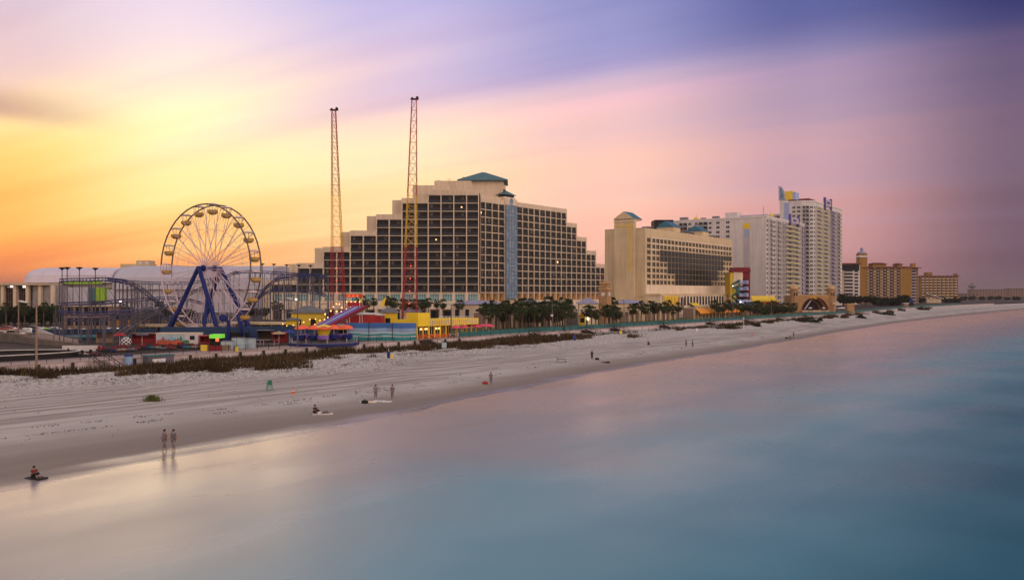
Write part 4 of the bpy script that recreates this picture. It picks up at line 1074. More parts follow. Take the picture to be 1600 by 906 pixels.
def row(fn, pxs, py, Y, label, group, s=1.0, jy=4, jp=3):
    for px in pxs: fn(px+rnd.uniform(-1.2,1.2), py+rnd.uniform(-jp, jp), Y+rnd.uniform(-jy, jy), label, group, s*rnd.uniform(.85,1.12))
row(tree, [2,13,24,35,46,58,69,79,88,97,106], 494, 262, 'dark bushy tree in the row before the arena colonnade', 'trees in front of the arena', 1.25)
row(palm, [10,38,68,90], 481, 250, 'palm standing among the dark trees before the arena colonnade', 'palms in front of the arena', 1)
row(tree, [193,204,236,262,292,378,398,415], 488, 290, 'dark tree seen through the roller coaster supports', 'trees behind the coaster', .8)
row(palm, [197,250,388,430,437], 478, 275, 'palm seen through the roller coaster supports', 'palms behind the coaster', 1)
row(palm, [559,566,573,584,604,611,617], 471, 292, 'palm between the two lattice towers at the foot of the stepped hotel', 'palms between the lattice towers', 1.05)
row(palm, [629,636,643,650,657,663,669], 473, 272, 'palm in the cluster around the right lattice tower foot', 'palms by the right tower', 1.05)
palm(717, 474, 262, 'single palm standing alone left of the slate-roofed restaurant', None, 1.05)
row(palm, [684,691], 476, 285, 'palm of the small pair right of the right lattice tower', 'small palm pair', .9)
row(palm, list(range(756, 895, 6)), 484, 232, 'palm in the dense boardwalk row right of the cafe umbrellas', 'dense palm row', 1.12, 14, 8)
row(palm, list(range(759, 890, 10)), 479, 246, 'palm in the taller back row right of the cafe umbrellas', 'taller back palm row', 1.1, 8, 8)
row(tree, [782,826,872], 499, 246, 'low dark tree behind the dense palm row', 'trees behind the dense palm row', .7)
row(palm, [917,924,931], 487, 240, 'palm of the group of three left of the clock tower', 'palms left of the clock tower', 1.0)
row(palm, [944,951,958,965], 484, 243, 'palm of the group right beside the clock tower', 'palms beside the clock tower', 1.15)
palm(957, 472, 268, 'tallest palm just right of the clock tower', None, 1.2)
row(palm, [988,994,1001,1008,1016,1022,1029,1037,1045,1052,1060], 480, 274, 'palm in the row before the tan hotel podium', 'palms before the tan hotel', 1.1, 8)
row(palm, [1116,1123,1130,1137,1144,1151], 478, 330, 'palm in the row over the orange awning', 'palms over the orange awning', 1.2)
row(palm, [1158,1166,1174,1182,1190,1199,1207,1216,1224,1232,1240], 478, 360, 'palm in the row before the striped white block', 'palms before the white block', 1.3, 15)
row(tree, [1162,1178,1194,1210,1222], 484, 385, 'dark tree behind the palms before the white block', 'trees before the white block', .9)
row(tree, [1318,1330,1342,1354,1366,1378,1390,1402,1412], 471, 620, 'dark tree in the belt before the domed yellow hotel', 'trees before the yellow hotel', 1.7, 25)
row(tree, [1426,1440,1452,1472,1482,1494], 470, 850, 'dark tree in the belt before the ochre hotel', 'trees before the ochre hotel', 1.6, 30)
row(tree, [1506,1520,1534,1548,1560,1574,1588], 467, 1150, 'faint tree in the belt before the farthest hotels', 'trees before the far hotels', 1.6, 60, 1)

# ---------------------------------------------------------------- amusement park
def ferris_wheel():
    Yn = 185; hub = at(319, 419, Yn); ph = R(-29)
    # local frame: x in the wheel plane, y along the axle (away), z up
    t = thing('ferris_wheel', 'tall ferris wheel with pale rims, yellow gondolas and blue A-frame legs', 'ferris wheel', (hub.x, hub.y, GZ), ph)
    hz = hub.z-GZ; Rr = 13.9; dep = 2.9; n = 20; off = R(4)
    P = lambda i, y, r=Rr: (r*math.sin(off+2*math.pi*i/n), y, hz+r*math.cos(off+2*math.pi*i/n))
    for y in (0, dep):
        m = MB()
        for i in range(n*2): m.tube(P(i/2, y), P((i+1)/2, y), .17, 'steel_pink' if 12 < i < 30 else 'steel_brown', 5)  # own pink below; backlit darkness of the upper rim painted in as brown
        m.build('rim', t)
        m = MB()
        for i in range(n): m.tube(P(i, y, Rr*.62), P(i+1, y, Rr*.62), .035, 'steel_pink', 4)
        m.build('inner_ring', t)
        for i in range(n): m = MB(); m.tube((0, y, hz), P(i, y, Rr-.1), .065, 'steel_pink', 4); m.build('spoke', t)
    br = MB()
    for i in range(n):
        br.tube(P(i, 0), P(i, dep), .07, 'steel_pink'); br.tube(P(i, 0, Rr*.62), P(i, dep, Rr*.62), .04, 'steel_pink')
        br.tube(P(i, 0, Rr*.62), P(i+1, dep), .03, 'steel_pink'); br.tube(P(i, 0, Rr*.62), P(i, dep), .035, 'steel_pink'); br.tube(P(i, dep, Rr*.62), P(i, 0), .03, 'steel_pink')
    br.build('cross_bracing', t)
    h = MB(); h.tube((0,-1.6,hz),(0,dep+1.6,hz),.35,'steel_blue',12); h.tube((0,-.4,hz),(0,.15,hz),.7,'steel_blue',14); h.tube((0,dep-.15,hz),(0,dep+.4,hz),.7,'steel_blue',14); h.build('hub', t)
    for i in range(n):
        m = MB(); m.tube((0,-.3,hz), P(i+.5, dep, Rr-.1), .045, 'steel_pink', 4); m.tube((0,dep+.3,hz), P(i+.5, 0, Rr-.1), .045, 'steel_pink', 4); m.build('cross_spoke', t)
    for y0, y1 in ((-1.5,-3.0),(dep+1.5, dep+3.2)):
        for s in (-1, 1):
            m = MB(); m.tube((0,y0,hz+.2),(s*8.2,y1,.6),.46,'steel_blue',8,.5); m.build('leg', t)
            m = MB(); m.tube((s*3.4,y0-.65*(1 if y0 < 0 else -1),hz*.59),(s*6.2,y1+(-2.6 if y0 < 0 else 2.6),.6),.34,'steel_blue',8); m.build('brace', t)
    pl = MB(); pl.box(-10,10,-4.6,dep+4.6,0,.6,'rail_dark'); pl.box(-9,9,-4,dep+4,.6,.75,'wood_tan'); pl.build('base_platform', t)
    tub = MB(); tub.lathe([(.55,0),(.95,.25),(1.08,.75),(1.12,1.0),(1.02,1.0),(.98,.78),(.4,.2)], 'tub_yellow', 12); tub.lathe([(1.13,.42),(1.17,.42),(1.17,.62),(1.13,.62)], 'tub_tan', 12)
    tub.tube((0,0,.2),(0,0,2.25),.05,'steel_brown'); tub.tube((-1,0,.95),(-.95,0,2.2),.03,'steel_brown'); tub.tube((1,0,.95),(.95,0,2.2),.03,'steel_brown')
    cn = MB(); cn.lathe([(1.15,0),(1.1,.12),(.5,.30),(.05,.38)], 'canopy_white', 12)
    mt, mc = tub.data('gondola'), cn.data('canopy')
    for i in range(n):
        x, y, z = P(i, dep/2); g = link('gondola', mt, t, (x, y, z-2.2)); link('canopy', mc, g, (0,0,2.2))
ferris_wheel()

def lattice(m, base, top, k, nseg, z0, z1, t0, t1, H):
    """square lattice mast section between fractions t0..t1; base/top = (xmin,xmax,ymin,ymax)"""
    def c(t): return [b+(a-b)*t for a, b in zip(top, base)]
    def crn(t):
        x0, x1, y0, y1 = c(t); z = z0+(z1-z0)*t; return [Vector(p) for p in ((x0,y0,z),(x1,y0,z),(x1,y1,z),(x0,y1,z))]
    for i in range(nseg):
        a = crn(t0+(t1-t0)*i/nseg); b = crn(t0+(t1-t0)*(i+1)/nseg)
        for j in range(4):
            q = (j+1) % 4
            m.tube(a[j], b[j], .115-.03*t0, k); m.tube(b[j], b[q], .06, k)
            m.tube(a[j], b[q], .05, k); m.tube(a[q], b[j], .05, k)
def slingshot(label, px0, px1, tx0, tx1, ptop):
    Y = 255; t = thing('lattice_tower', label, 'tower', (0, Y, GZ)); H = zh(ptop, Y)-GZ
    base = (xw(px0,Y), xw(px1,Y), -2, 2); top = (xw(tx0,Y), xw(tx1,Y), -.5, .5)
    zr, zy = zh(386, Y)-GZ, zh(306, Y)-GZ
    for nm, k, a, b, n in (('red_section','red_paint',0,zr/H,7),('yellow_section','tower_yellow',zr/H,zy/H,5),('rust_section','tower_rust',zy/H,1,int((H-zy)/3.1))):
        m = MB(); lattice(m, base, top, k, n, 0, H, a, b, H); m.build(nm, t)
    lm = MB(); xm = lambda f: (base[0]+base[1])/2+((top[0]+top[1])/2-(base[0]+base[1])/2)*f
    for i in range(1, 8): f = i/8; 
    s = MB(); x = (top[0]+top[1])/2; s.box(x-1.1, x+1.3, -.4, .4, H, H+.35, 'black'); s.tube((x+.9,-.3,H+.6),(x+.9,.3,H+.6),.4,'black',8); s.tube((x-.6,-.3,H+.5),(x-.6,.3,H+.5),.25,'black',8); s.build('pulley_head', t)
    p = MB(); p.box(base[0]-.6, base[1]+.6, -2.6, 2.6, 0, .5, 'concrete'); p.build('footing', t)
    for i in range(5):
        b = MB(); b.lathe([(.05,-.2),(.2,0),(.05,.2)], 'bulb_red', 6, (xm(.1*i)+.0, -1.9*(1-.1*i)-.1, 3+H*.055*i)); b.build('lamp', t)
slingshot('left red and yellow lattice tower of the sling ride', 519, 540, 518.5, 524.5, 173)
slingshot('right red and yellow lattice tower of the sling ride, the taller one', 628, 651, 643.5, 651, 156)

def catmull(pts, n=6):
    out = []
    P_ = [pts[0]]+pts+[pts[-1]]
    for i in range(1, len(P_)-2):
        for j in range(n):
            t = j/n; a, b, c, d = (Vector(P_[i+k]) for k in (-1,0,1,2))
            out.append(.5*((2*b)+(c-a)*t+(2*a-5*b+4*c-d)*t*t+(3*b-a-3*c+d)*t**3))
    out.append(Vector(P_[-2])); return out
def coaster():
    t = thing('roller_coaster', 'blue steel roller coaster with grey scaffold supports around the ferris wheel', 'roller coaster', (0,0,GZ))
    yb = lambda px, Y: Y-45*max(0, min(1, (240-px)/45))
    V = lambda px, py, Y: at(px, py, yb(px, Y))-Vector((0,0,GZ))
    tr = [[(93,436,212),(112,435,213),(135,435,214),(165,434,215),(180,436,217),(195,438,219),(225,440,222),(255,441,228),(300,440,236),(345,432,236),(375,424,234),(400,423,232),(450,426,225),(500,429,220),(507,432,226),(495,433,233),(450,434,236),(430,437,238)],
          [(172,435,209),(190,437,209),(205,442,210),(222,452,212),(240,467,214),(258,480,217),(280,496,222),(300,503,227),(330,500,232)],
          [(95,473,222),(125,472,219),(150,472,218),(190,468,218),(225,466,220),(255,464,222),(290,466,228),(320,474,232)],
          [(380,492,210),(392,482,210),(400,470,210),(410,455,210),(422,442,210),(438,431,211),(455,428.5,212),(480,428,213),(500,429,216)],
          [(385,487,224),(397,474,224),(407,462,224),(420,454,224),(435,450,225),(460,452,226),(485,455,227),(500,457,229),(506,460,234)],
          [(176,528,206),(200,512,207),(230,494,210),(262,476,213),(300,456,217),(340,436,222),(372,423,228)],
          [(92,486,208),(130,488,206),(170,487,205),(210,484,207),(240,480,212)],
          [(110,497,226),(150,497,224),(190,494,224),(230,492,228),(262,496,232),(300,502,236)]]
    bents = []
    for k, pl in enumerate(tr):
        pts = catmull([V(*p) for p in pl], 5)
        m = MB(); L = []; Rr = []
        for i, p in enumerate(pts):
            d = (pts[min(i+1, len(pts)-1)]-pts[max(i-1, 0)]); d.z = 0; d.normalize(); s = Vector((-d.y, d.x, 0))*.55
            L.append(p+s); Rr.append(p-s)
        col_ = 'track_blue' if k != 5 else 'steel_grey'
        m.path(L, .10, col_, 5); m.path(Rr, .10, col_, 5); m.path([p-Vector((0,0,.55)) for p in pts], .13, col_, 5)
        for i in range(len(pts)):
            m.tube(L[i], Rr[i], .05, col_); m.tube(L[i], pts[i]-Vector((0,0,.55)), .05, col_); m.tube(Rr[i], pts[i]-Vector((0,0,.55)), .05, col_)
        m.build('track', t)
        # bents
        acc = 0; prev = pts[0]
        for i, p in enumerate(pts):
            acc += (p-prev).length; prev = p
            if acc > 5.0 or i == 0: acc = 0; d = L[i]-Rr[i]; d.normalize(); bents.append((p, d))
    bents.sort(key=lambda b: -b[0].z)
    for p, d in bents[:78]:
        m = MB(); z = p.z-.55
        if z < 1.5: continue
        a, b = p+d*1.1, p-d*1.1
        m.tube((a.x,a.y,0),(a.x,a.y,z),.09,'steel_grey'); m.tube((b.x,b.y,0),(b.x,b.y,z),.09,'steel_grey'); m.tube((a.x,a.y,z),(b.x,b.y,z),.09,'steel_grey')
        q = z-3.4; fl = 0
        while q > 1:
            m.tube((a.x,a.y,q),(b.x,b.y,q),.05,'steel_grey')
            if fl % 2 == 0: m.tube((a.x,a.y,q),(b.x,b.y,q+3.2),.04,'steel_grey')
            q -= 3.4; fl += 1
        m.build('support', t)
    # horizontal walers of the scaffold
    m = MB()
    for (x0, x1, py, Y) in ((96,250,474,206),(96,250,500,206),(400,506,447,209),(400,506,488,209)):
        m.tube(V(x0,py,Y), V(x1,py,Y), .05, 'steel_grey')
    for px in range(400, 508, 9):
        m.tube(V(px, 432+max(0,(438-px)), 211.0), (xw(px,211), 211, 0), .07, 'steel_grey'); 
        if px < 498: m.tube(V(px,447,209), V(px+9,488,209), .04, 'steel_grey')
    m.build('scaffold_bracing', t); m = MB()
    for px in range(100, 170, 14): m.tube(V(px, 437, 213), (V(px,437,213).x, V(px,437,213).y, 0), .07, 'steel_grey'); m.tube(V(px,440,212), V(px+12,474,206), .04, 'steel_grey')
    m.build('scaffold_bracing', t)
    for (x0, px1, py, Y) in ((96,166,431,213),(410,500,424,214)):
        m = MB(); m.tube(V(x0,py,Y), V(px1,py,Y), .04, 'steel_grey'); m.build('handrail', t)
coaster()

t = ything('park_building', 'low tan park building with dark windows behind the coaster posts', 'building', 100, 236); L = xw(172,236)-xw(100,236)
m = MB(); m.box(0,L,0,6,0,zh(479,236)-3,'wood_tan'); m.box(-.4,L+.4,-.5,6.3,zh(479,236)-3,zh(477.5,236)-3,'stucco_tan'); m.build('wall', t)
w = MB(); w.box(0,1.7,-.08,-.01,4.2,6.2,'dark_glass'); me = w.data('window')
for i in range(5): link('window', me, t, (.8+i*2.4,0,0)); link('window', me, t, (.8+i*2.4,0,-3.3))
t = ything('park_building', 'dark brown station building under the coaster lift, left of the wheel', 'building', 176, 226); L = xw(240,226)-xw(176,226)
m = MB(); m.box(0,L,0,5,0,zh(494,226)-3,'wood_dark'); m.box(-.4,L+.4,-.5,5.3,zh(494,226)-3,zh(492,226)-3,'blue_wall'); m.build('wall', t)
w = MB(); w.box(0,1.5,-.08,-.01,1.0,2.8,'amber_glass'); me = w.data('window')
for i in range(4): link('window', me, t, (.8+i*2.6,0,0))
# tall lights with flat disc heads
discs = [(97,419,'first'),(105,418.5,'second'),(124,418.5,'third'),(149,419.5,'fourth')]
def disc_light(px, py, Y, lb, grp):
    t = ything('disc_lamp', lb, 'lamp post', px, Y, group=grp); h = zh(py, Y)-GZ
    m = MB(); m.tube((0,0,0),(0,0,h),.14,'steel_grey',6,.09); m.build('pole', t)
    m = MB(); m.lathe([(.1,h-.4),(.4,h-.15),(.68,h-.05),(.68,h+.08),(.2,h+.2)], 'rail_dark', 10); m.build('lamp_head', t)
for i, (px, py, o_) in enumerate(discs): disc_light(px, py, 178+i*3, o_+' from the left of the four disc-topped lamps at the coaster\'s left end', 'disc-topped lamps left of the wheel')
for i, (px, py) in enumerate([(410,412.5),(428,413),(448,414),(467,414.5),(485,415)]): disc_light(px, py, 262, ['first','second','third','fourth','last'][i]+' disc-topped lamp right of the ferris wheel, counted from the left', 'disc-topped lamps right of the wheel')

def lamp(px, py_top, w, lb, arm=-1, cat='lamp post', lit=False, two=False):
    t = cthing('street_lamp', lb, cat, px, w, group='boardwalk lamp posts'); Y = t.location.y; h = zh(py_top, Y)-GZ
    z0 = -1.0 if w < 125.4 else 0
    m = MB(); m.tube((0,0,z0),(0,0,h),.17,'wood_tan' if px < 60 else 'steel_grey',8,.09); m.build('pole', t)
    a = MB(); a.tube((0,0,h-.1),(arm*1.3,.2,h+.35),.05,'steel_grey'); a.build('arm', t)
    hd = MB(); hd.mesh([(arm*1.2,-.1,h+.25),(arm*2.1,-.1,h+.42),(arm*2.1,.5,h+.42),(arm*1.2,.5,h+.25),(arm*1.2,-.1,h+.42),(arm*2.1,-.1,h+.62),(arm*2.1,.5,h+.62),(arm*1.2,.5,h+.42)], [(0,1,2,3),(7,6,5,4),(0,4,5,1),(1,5,6,2),(2,6,7,3),(3,7,4,0)], 'white_paint'); hd.build('lamp_head', t)
    if two:
        s = MB(); s.box(-.5,0,-.2,.2,h*.52,h*.52+.5,'white_paint'); s.build('loudspeaker', t)
lamp(57, 476, 122.6, 'tall brown lamp post in the dune at the far left of the beach')
lamp(465, 470, 126, 'tall lamp post in front of the spinning ride')
lamp(705, 476, 126.2, 'tall lamp post at the right end of the yellow cafe')
lamp(863, 472, 126.2, 'tall lamp post before the dense palm row, loudspeaker halfway up', two=True)
lamp(975, 469, 127, 'tall lamp post between the clock tower and the tan hotel')
lamp(1068, 466, 128, 'tall lamp post before the palms of the tan hotel podium')
lamp(1145, 468, 128, 'tall lamp post at the right end of the orange awning')
lamp(1205, 466, 128, 'tall lamp post before the striped white block')
lamp(29, 452, 200, 'curved twin-arm lamp before the arena colonnade')
for px, py, Y, lb in ((188,472,240,'glowing yellow globe lamp seen behind the coaster'),(918,498,262,'glowing orange lamp by the pavilion left of the clock tower'),(1145,447,470,'small glowing white lamp at the edge of the painted hotel'),(1157,472,360,'small glowing lamp under the palms before the painted hotel'),(463,468,236,'white globe lamp among the coaster supports')):
    t = ything('globe_lamp', lb, 'lamp post', px, Y); h = zh(py, Y)-GZ
    m = MB(); m.tube((0,0,0),(0,0,h-.2),.08,'rail_dark',6); m.build('pole', t); m = MB(); m.lathe([(.05,-.35),(.32,-.12),(.36,.1),(.2,.33),(.02,.38)], 'lamp' if px < 1000 and px != 463 else 'lit_white', 8, (0,0,h)); m.build('globe', t)

# ---------------------------------------------------------------- rides and stalls around the wheel
def wall_run(name, label, pts, h, t_, mats, cat='wall', capk='concrete', posts=None):
    t = thing(name, label, cat, (0,0,GZ)); m = MB()
    for a, b in zip(pts, pts[1:]):
        d = Vector((b[0]-a[0], b[1]-a[1])); n_ = Vector((-d.y, d.x)).normalized()*t_
        z = 0
        for k, hh, wav in mats:
            N_ = max(1, int(d.length/1.5)); z1 = z+hh
            for i in range(N_):
                f0, f1 = i/N_, (i+1)/N_; x0, y0, x1, y1 = a[0]+d.x*f0, a[1]+d.y*f0, a[0]+d.x*f1, a[1]+d.y*f1
                m.mesh([(x0,y0,0 if z == 0 else z+wav*math.sin(x0*.9)),(x1,y1,0 if z == 0 else z+wav*math.sin(x1*.9)),(x1,y1,h),(x0,y0,h)], [(0,1,2,3)], k)
                a = (a[0]+n_.x*-.004/ max(t_,.01)*.5, a[1]+n_.y*-.004/max(t_,.01)*.5) if i == -1 else a
            z = z1
            a2 = (a[0]-n_.x/t_*.005, a[1]-n_.y/t_*.005); a = a2
        m.mesh([(a[0],a[1],h),(b[0],b[1],h),(b[0]+n_.x,b[1]+n_.y,h),(a[0]+n_.x,a[1]+n_.y,h)], [(0,1,2,3)], capk)
        m.mesh([(a[0]+n_.x,a[1]+n_.y,0),(b[0]+n_.x,b[1]+n_.y,0),(b[0]+n_.x,b[1]+n_.y,h),(a[0]+n_.x,a[1]+n_.y,h)], [(3,2,1,0)], mats[0][0])
    m.build('panel', t)
    if posts:
        p = MB(); p.box(-.06,.06,-.1,-.02,0,h+.1,'rail_dark'); me = p.data('post')
        for a, b in zip(pts, pts[1:]):
            L = math.hypot(b[0]-a[0], b[1]-a[1]); k = int(L/posts)
            for i in range(k): f = i/k; link('post', me, t, (a[0]+(b[0]-a[0])*f, a[1]+(b[1]-a[1])*f, 0), math.atan2(b[1]-a[1], b[0]-a[0]))
    return t
defm('mural_blue', (.05,.13,.36), .7, .25, .15); defm('mural_sky', (.22,.32,.48), .7, .3, .3); defm('mural_teal', (.03,.25,.27), .7, .2, .3); defm('mural_foam', (.34,.42,.46), .7, .2, .5)
gp = lambda px, py: (xw(px, gy(py)), gy(py))
wall_run('mural_wall', 'bright blue wall painted with white surf and a teal wave left of the yellow cafe', [gp(540,532), gp(650,532.5)], 3.7, .25, [('mural_teal',.75,0),('mural_foam',.35,.08),('mural_teal',.35,.05),('mural_foam',.35,.1),('mural_sky',.8,.1),('mural_blue',2,.05)], 'mural', 'concrete', 4)
wall_run('blue_pool_wall', 'dark blue wall behind the scaffold left of the ferris wheel', [gp(50,531), gp(160,531), gp(246,530)], 2.3, .25, [('blue_wall',.5,0),('mural_teal',.35,.1),('mural_sky',.2,.1),('blue_wall',3,0)], 'wall')
wall_run('blue_pool_wall', 'dark blue wall running from the ferris wheel to the spinning ride', [gp(250,534), gp(400,533), gp(530,531)], 3.0, .25, [('blue_wall',3,0)], 'wall')
def shelter(label, px0, px1, py_top, Y, D=6):
    t = ything('flat_shelter', label, 'shelter', px0, Y, group='flat beige shelter roofs'); L = xw(px1, Y)-xw(px0, Y); h = zh(py_top, Y)-GZ
    m = MB(); m.box(0, L, 0, D, h-.45, h, 'stucco_cream'); m.build('roof', t)
    p = MB(); p.box(-.12,.12,-.12,.12,0,h-.45,'wood_tan'); me = p.data('post')
    for i in range(6): link('post', me, t, (.4+(L-.8)*i/5, .5, 0))
    m = MB(); m.box(.3, L-.3, D-.3, D, 0, h-.46, 'steel_grey'); m.build('back_wall', t)
shelter('long flat beige roof left of the ferris wheel base', 198, 256, 507.5, 187)
shelter('long flat beige roof right of the ferris wheel base', 352, 443, 504, 190)
shelter('flat beige roof seen through the middle of the ferris wheel base', 268, 340, 507, 192)
# access ramp, white barriers and kart track at the far left
t = thing('access_ramp', 'tan-railed concrete ramp zigzagging at the far left', 'ramp', (0,0,0))
pr = [(xw(-30,176),176,4.9),(xw(22,172),172,4.6),(xw(52,164),164,4.1),(xw(122,157),157,3.5)]
m = MB(); rl = MB()
for a, b in zip(pr, pr[1:]):
    a, b = Vector(a), Vector(b); q = Vector((0,2.2,0))
    m.mesh([a,b,b+q,a+q,a-Vector((0,0,a.z-GZ)),b-Vector((0,0,b.z-GZ)),], [(0,1,2,3),(4,5,1,0)], 'coquina_dark')
    for zz_ in (1.15,.12): rl.tube(a+Vector((0,0,zz_)), b+Vector((0,0,zz_)), .06, 'wood_tan')
    L = (b-a).length; k = int(L/.45)
    for i in range(k): p_ = a+(b-a)*(i/k); rl.tube(p_+Vector((0,0,.1)), p_+Vector((0,0,1.15)), .035, 'wood_tan')
m.build('deck', t); rl.build('railing', t)
t = thing('curved_ramp', 'white curved slab sloping down behind the tan-railed ramp', 'ramp', (0,0,0)); m = MB(); n_ = 12; vs = []
for i in range(n_+1):
    f = i/n_; Y = 180-12*f; px = 57+65*f; top = 513+18*(1-(1-f)**1.8); vs += [at(px, top, Y), at(px, top+6+9*(1-f), Y), at(px, top, Y)+Vector((0,1.5,0))]
m.mesh(vs, [(3*i+1,3*i+4,3*i+3,3*i) for i in range(n_)]+[(3*i,3*i+3,3*i+5,3*i+2) for i in range(n_)], 'concrete'); m.build('slab', t)
t = ything('white_barrier', 'low white barrier wall at the right end of the kart track', 'barrier', 97, 146, group=None); m = MB(); m.box(0, xw(156,146)-xw(97,146), 0, .5, 0, 1.0, 'white_wall'); m.build('panel', t)
m = MB(); m.box(-.1, xw(156,146)-xw(97,146)+.1, -.05, .55, 1.0, 1.12, 'rail_dark'); m.build('coping', t)
t = thing('kart_track', 'oval kart track with dark tyre barriers and a pale top rail at the far left', 'kart track', (*CW(48,143.5), GZ), COAST-.30)
def ring(a, b, z0, z1, th, k, nm):
    m = MB(); n = 40
    for i in range(n):
        p, q = 2*math.pi*i/n, 2*math.pi*(i+1)/n
        o0, o1 = (a*math.cos(p), b*math.sin(p)), (a*math.cos(q), b*math.sin(q)); i0, i1 = ((a-th)*math.cos(p), (b-th)*math.sin(p)), ((a-th)*math.cos(q), (b-th)*math.sin(q))
        m.mesh([(*o0,z0),(*o1,z0),(*o1,z1),(*o0,z1),(*i0,z0),(*i1,z0),(*i1,z1),(*i0,z1)], [(0,1,2,3),(3,2,6,7),(7,6,5,4)], k)
    m.build(nm, t)
ring(17, 7.5, 0, .75, .45, 'black', 'outer_barrier'); ring(17.02, 7.52, .75, .85, .3, 'white_wall', 'top_rail'); ring(10, 3.2, 0, .6, .4, 'black', 'inner_barrier')
m = MB(); m.poly([(16.4*math.cos(6.2832*i/32), 7*math.sin(6.2832*i/32), .03) for i in range(32)], 'path_pink'); m.build('track_floor', t)
def kart(lb, px, py, k):
    t = ything('kart', lb, 'go-kart', px, gy(py), rot=rnd.uniform(-.5,.5), group='parked karts'); m = MB()
    m.mesh([(-.9,-.4,.15),(.9,-.3,.15),(.9,.3,.15),(-.9,.4,.15),(-.9,-.4,.6),(.2,-.4,.45),(.95,-.2,.3),(.95,.2,.3),(.2,.4,.45),(-.9,.4,.6)], [(0,1,2,3),(4,5,8,9),(5,6,7,8),(0,4,9,3),(0,1,6,5,4),(2,3,9,8,7),(1,2,7,6)], k); m.build('body', t)
    w = MB(); w.tube((0,-.12,0),(0,.12,0),.22,'tyre',8); me = w.data('wheel')
    for x in (-.6,.6):
        for y in (-.55,.55): link('wheel', me, t, (x,y,.22))
    s = MB(); s.box(-.6,-.45,-.25,.25,.5,1.0,'black'); s.build('seat', t)
for a in [('red kart nearest the white barrier',122,556,'red_paint'),('dark kart behind the red kart',112,554,'black'),('second red kart left of the white barrier',102,557,'red_orange'),('dark blue kart parked at the track edge',133,557,'car_dark'),('reddish kart under the white barrier',146,556,'maroon')]: kart(*a)
# painted trailer and booths
Y = 159
t = ything('painted_trailer', 'white trailer painted with blue hills and trees below the ferris wheel', 'trailer', 244, Y); L = xw(310,Y)-xw(244,Y); h = 2.35
m = MB(); m.box(0, L, 0, 2.4, .3, h, 'white_wall'); m.box(-.1, L+.1, -.1, 2.5, h, h+.12, 'stucco_light'); m.box(.2, L-.2, .2, 2.2, 0, .3, 'black'); m.build('body', t)
m = MB(); m.mesh([(.2,-.01,1.1),(5.4,-.01,1.1),(5.4,-.01,2.2),(.2,-.01,2.2)], [(0,1,2,3)], 'mural_foam'); r_ = random.Random(4)
for i in range(9): x = .3+i*.55; m.mesh([(x,-.02-.001*i,1.0),(x+.9,-.02-.001*i,1.0),(x+.45,-.02-.001*i,1.4+r_.random()*.7)], [(0,1,2)], r_.choice(['mural_sky','wood_tan','green_paint','tower_rust','mural_teal','leaf_dark']))
m.mesh([(.1,-.035,.32),(6.2,-.035,.32),(6.2,-.035,1.05),(.1,-.035,1.15)], [(0,1,2,3)], 'tower_rust'); m.mesh([(4.6,-.04,.4),(6.2,-.04,.4),(5.9,-.04,1.2),(5,-.04,1.1)], [(0,1,2,3)], 'green_paint'); m.build('painted_panel', t)
m = MB(); m.box(L-1.6, L-.7, -.05, -.01, 1.2, 1.95, 'dark_glass'); m.build('window', t)
def picket(lb, pts, h, k, step, cat='fence'):
    t = thing('park_fence', lb, cat, (0,0,GZ)); m = MB()
    for a, b in zip(pts, pts[1:]):
        m.tube((*a,h),(*b,h),.05,k); m.tube((*a,.35),(*b,.35),.04,k); L = math.hypot(b[0]-a[0], b[1]-a[1])
        for i in range(int(L/step)+1): f = i*step/L; m.tube((a[0]+(b[0]-a[0])*f, a[1]+(b[1]-a[1])*f, 0), (a[0]+(b[0]-a[0])*f, a[1]+(b[1]-a[1])*f, h), .04, k, 3)
    m.build('railing', t)
def booth(lb, px0, px1, Y, h, k, roofk, lit=None):
    t = ything('ticket_booth', lb, 'booth', px0, Y); L = xw(px1,Y)-xw(px0,Y); m = MB()
    m.box(0,L,.0,1.8,0,.9,k); m.box(0,.15,0,1.8,.9,h,k); m.box(L-.15,L,0,1.8,.9,h,k); m.box(.15,L-.15,1.6,1.8,.9,h,k); m.build('wall', t)
    m = MB(); m.box(-.2,L+.2,-.4,2,h,h+(.7 if lit else .15),roofk); m.build('roof', t)
    if lit: m = MB(); m.box(L*.45,L*.8,.2,.3,1.0,1.8,lit); m.build('lit_menu', t)
booth('small dark red booth beside the painted trailer', 312, 328, 158, 1.9, 'maroon', 'red_paint')
booth('booth with a bright green sign and red light below the wheel', 330, 344, 157, 1.6, 'black', 'bulb_green', 'bulb_red')
def barrier(lb, px0, px1, py, h, k, nm='barrier'):
    Y = gy(py); t = ything(nm, lb, 'barrier', px0, Y); L = xw(px1,Y)-xw(px0,Y); m = MB(); m.box(0,L,0,.08,.1,h,k); m.build('panel', t)
    m = MB(); me = None; m.box(-.04,.04,-.02,.1,0,h+.08,'rail_dark'); me = m.data('post')
    for i in range(int(L/1.2)+1): link('post', me, t, (min(L, i*1.2),0,0))
booth('long dark red booth left of the painted trailer', 204, 241, 168, 1.9, 'maroon', 'wood_tan')
booth('small brown booth between the coaster posts and the checkered ball', 150, 178, 169, 2.1, 'wood_tan', 'blue_wall')
booth('dark stall with a grey roof right of the blue machine frame', 402, 424, 172, 2.3, 'wood_dark', 'steel_grey')
booth('low red stall left of the spinning ride', 426, 446, 170, 1.9, 'maroon', 'red_orange')
booth('small orange-roofed stall behind the spinning ride', 528, 541, 176, 2.4, 'wood_dark', 'orange_awning')
def parasol(lb, px, Y, k):
    t = ything('parasol', lb, 'parasol', px, Y); m = MB(); m.tube((0,0,0),(0,0,2.3),.05,'canopy_white',6); m.build('pole', t); m = MB(); m.lathe([(1.3,1.95),(1.2,2.05),(.5,2.35),(.04,2.5)],k,8); m.build('canopy', t)
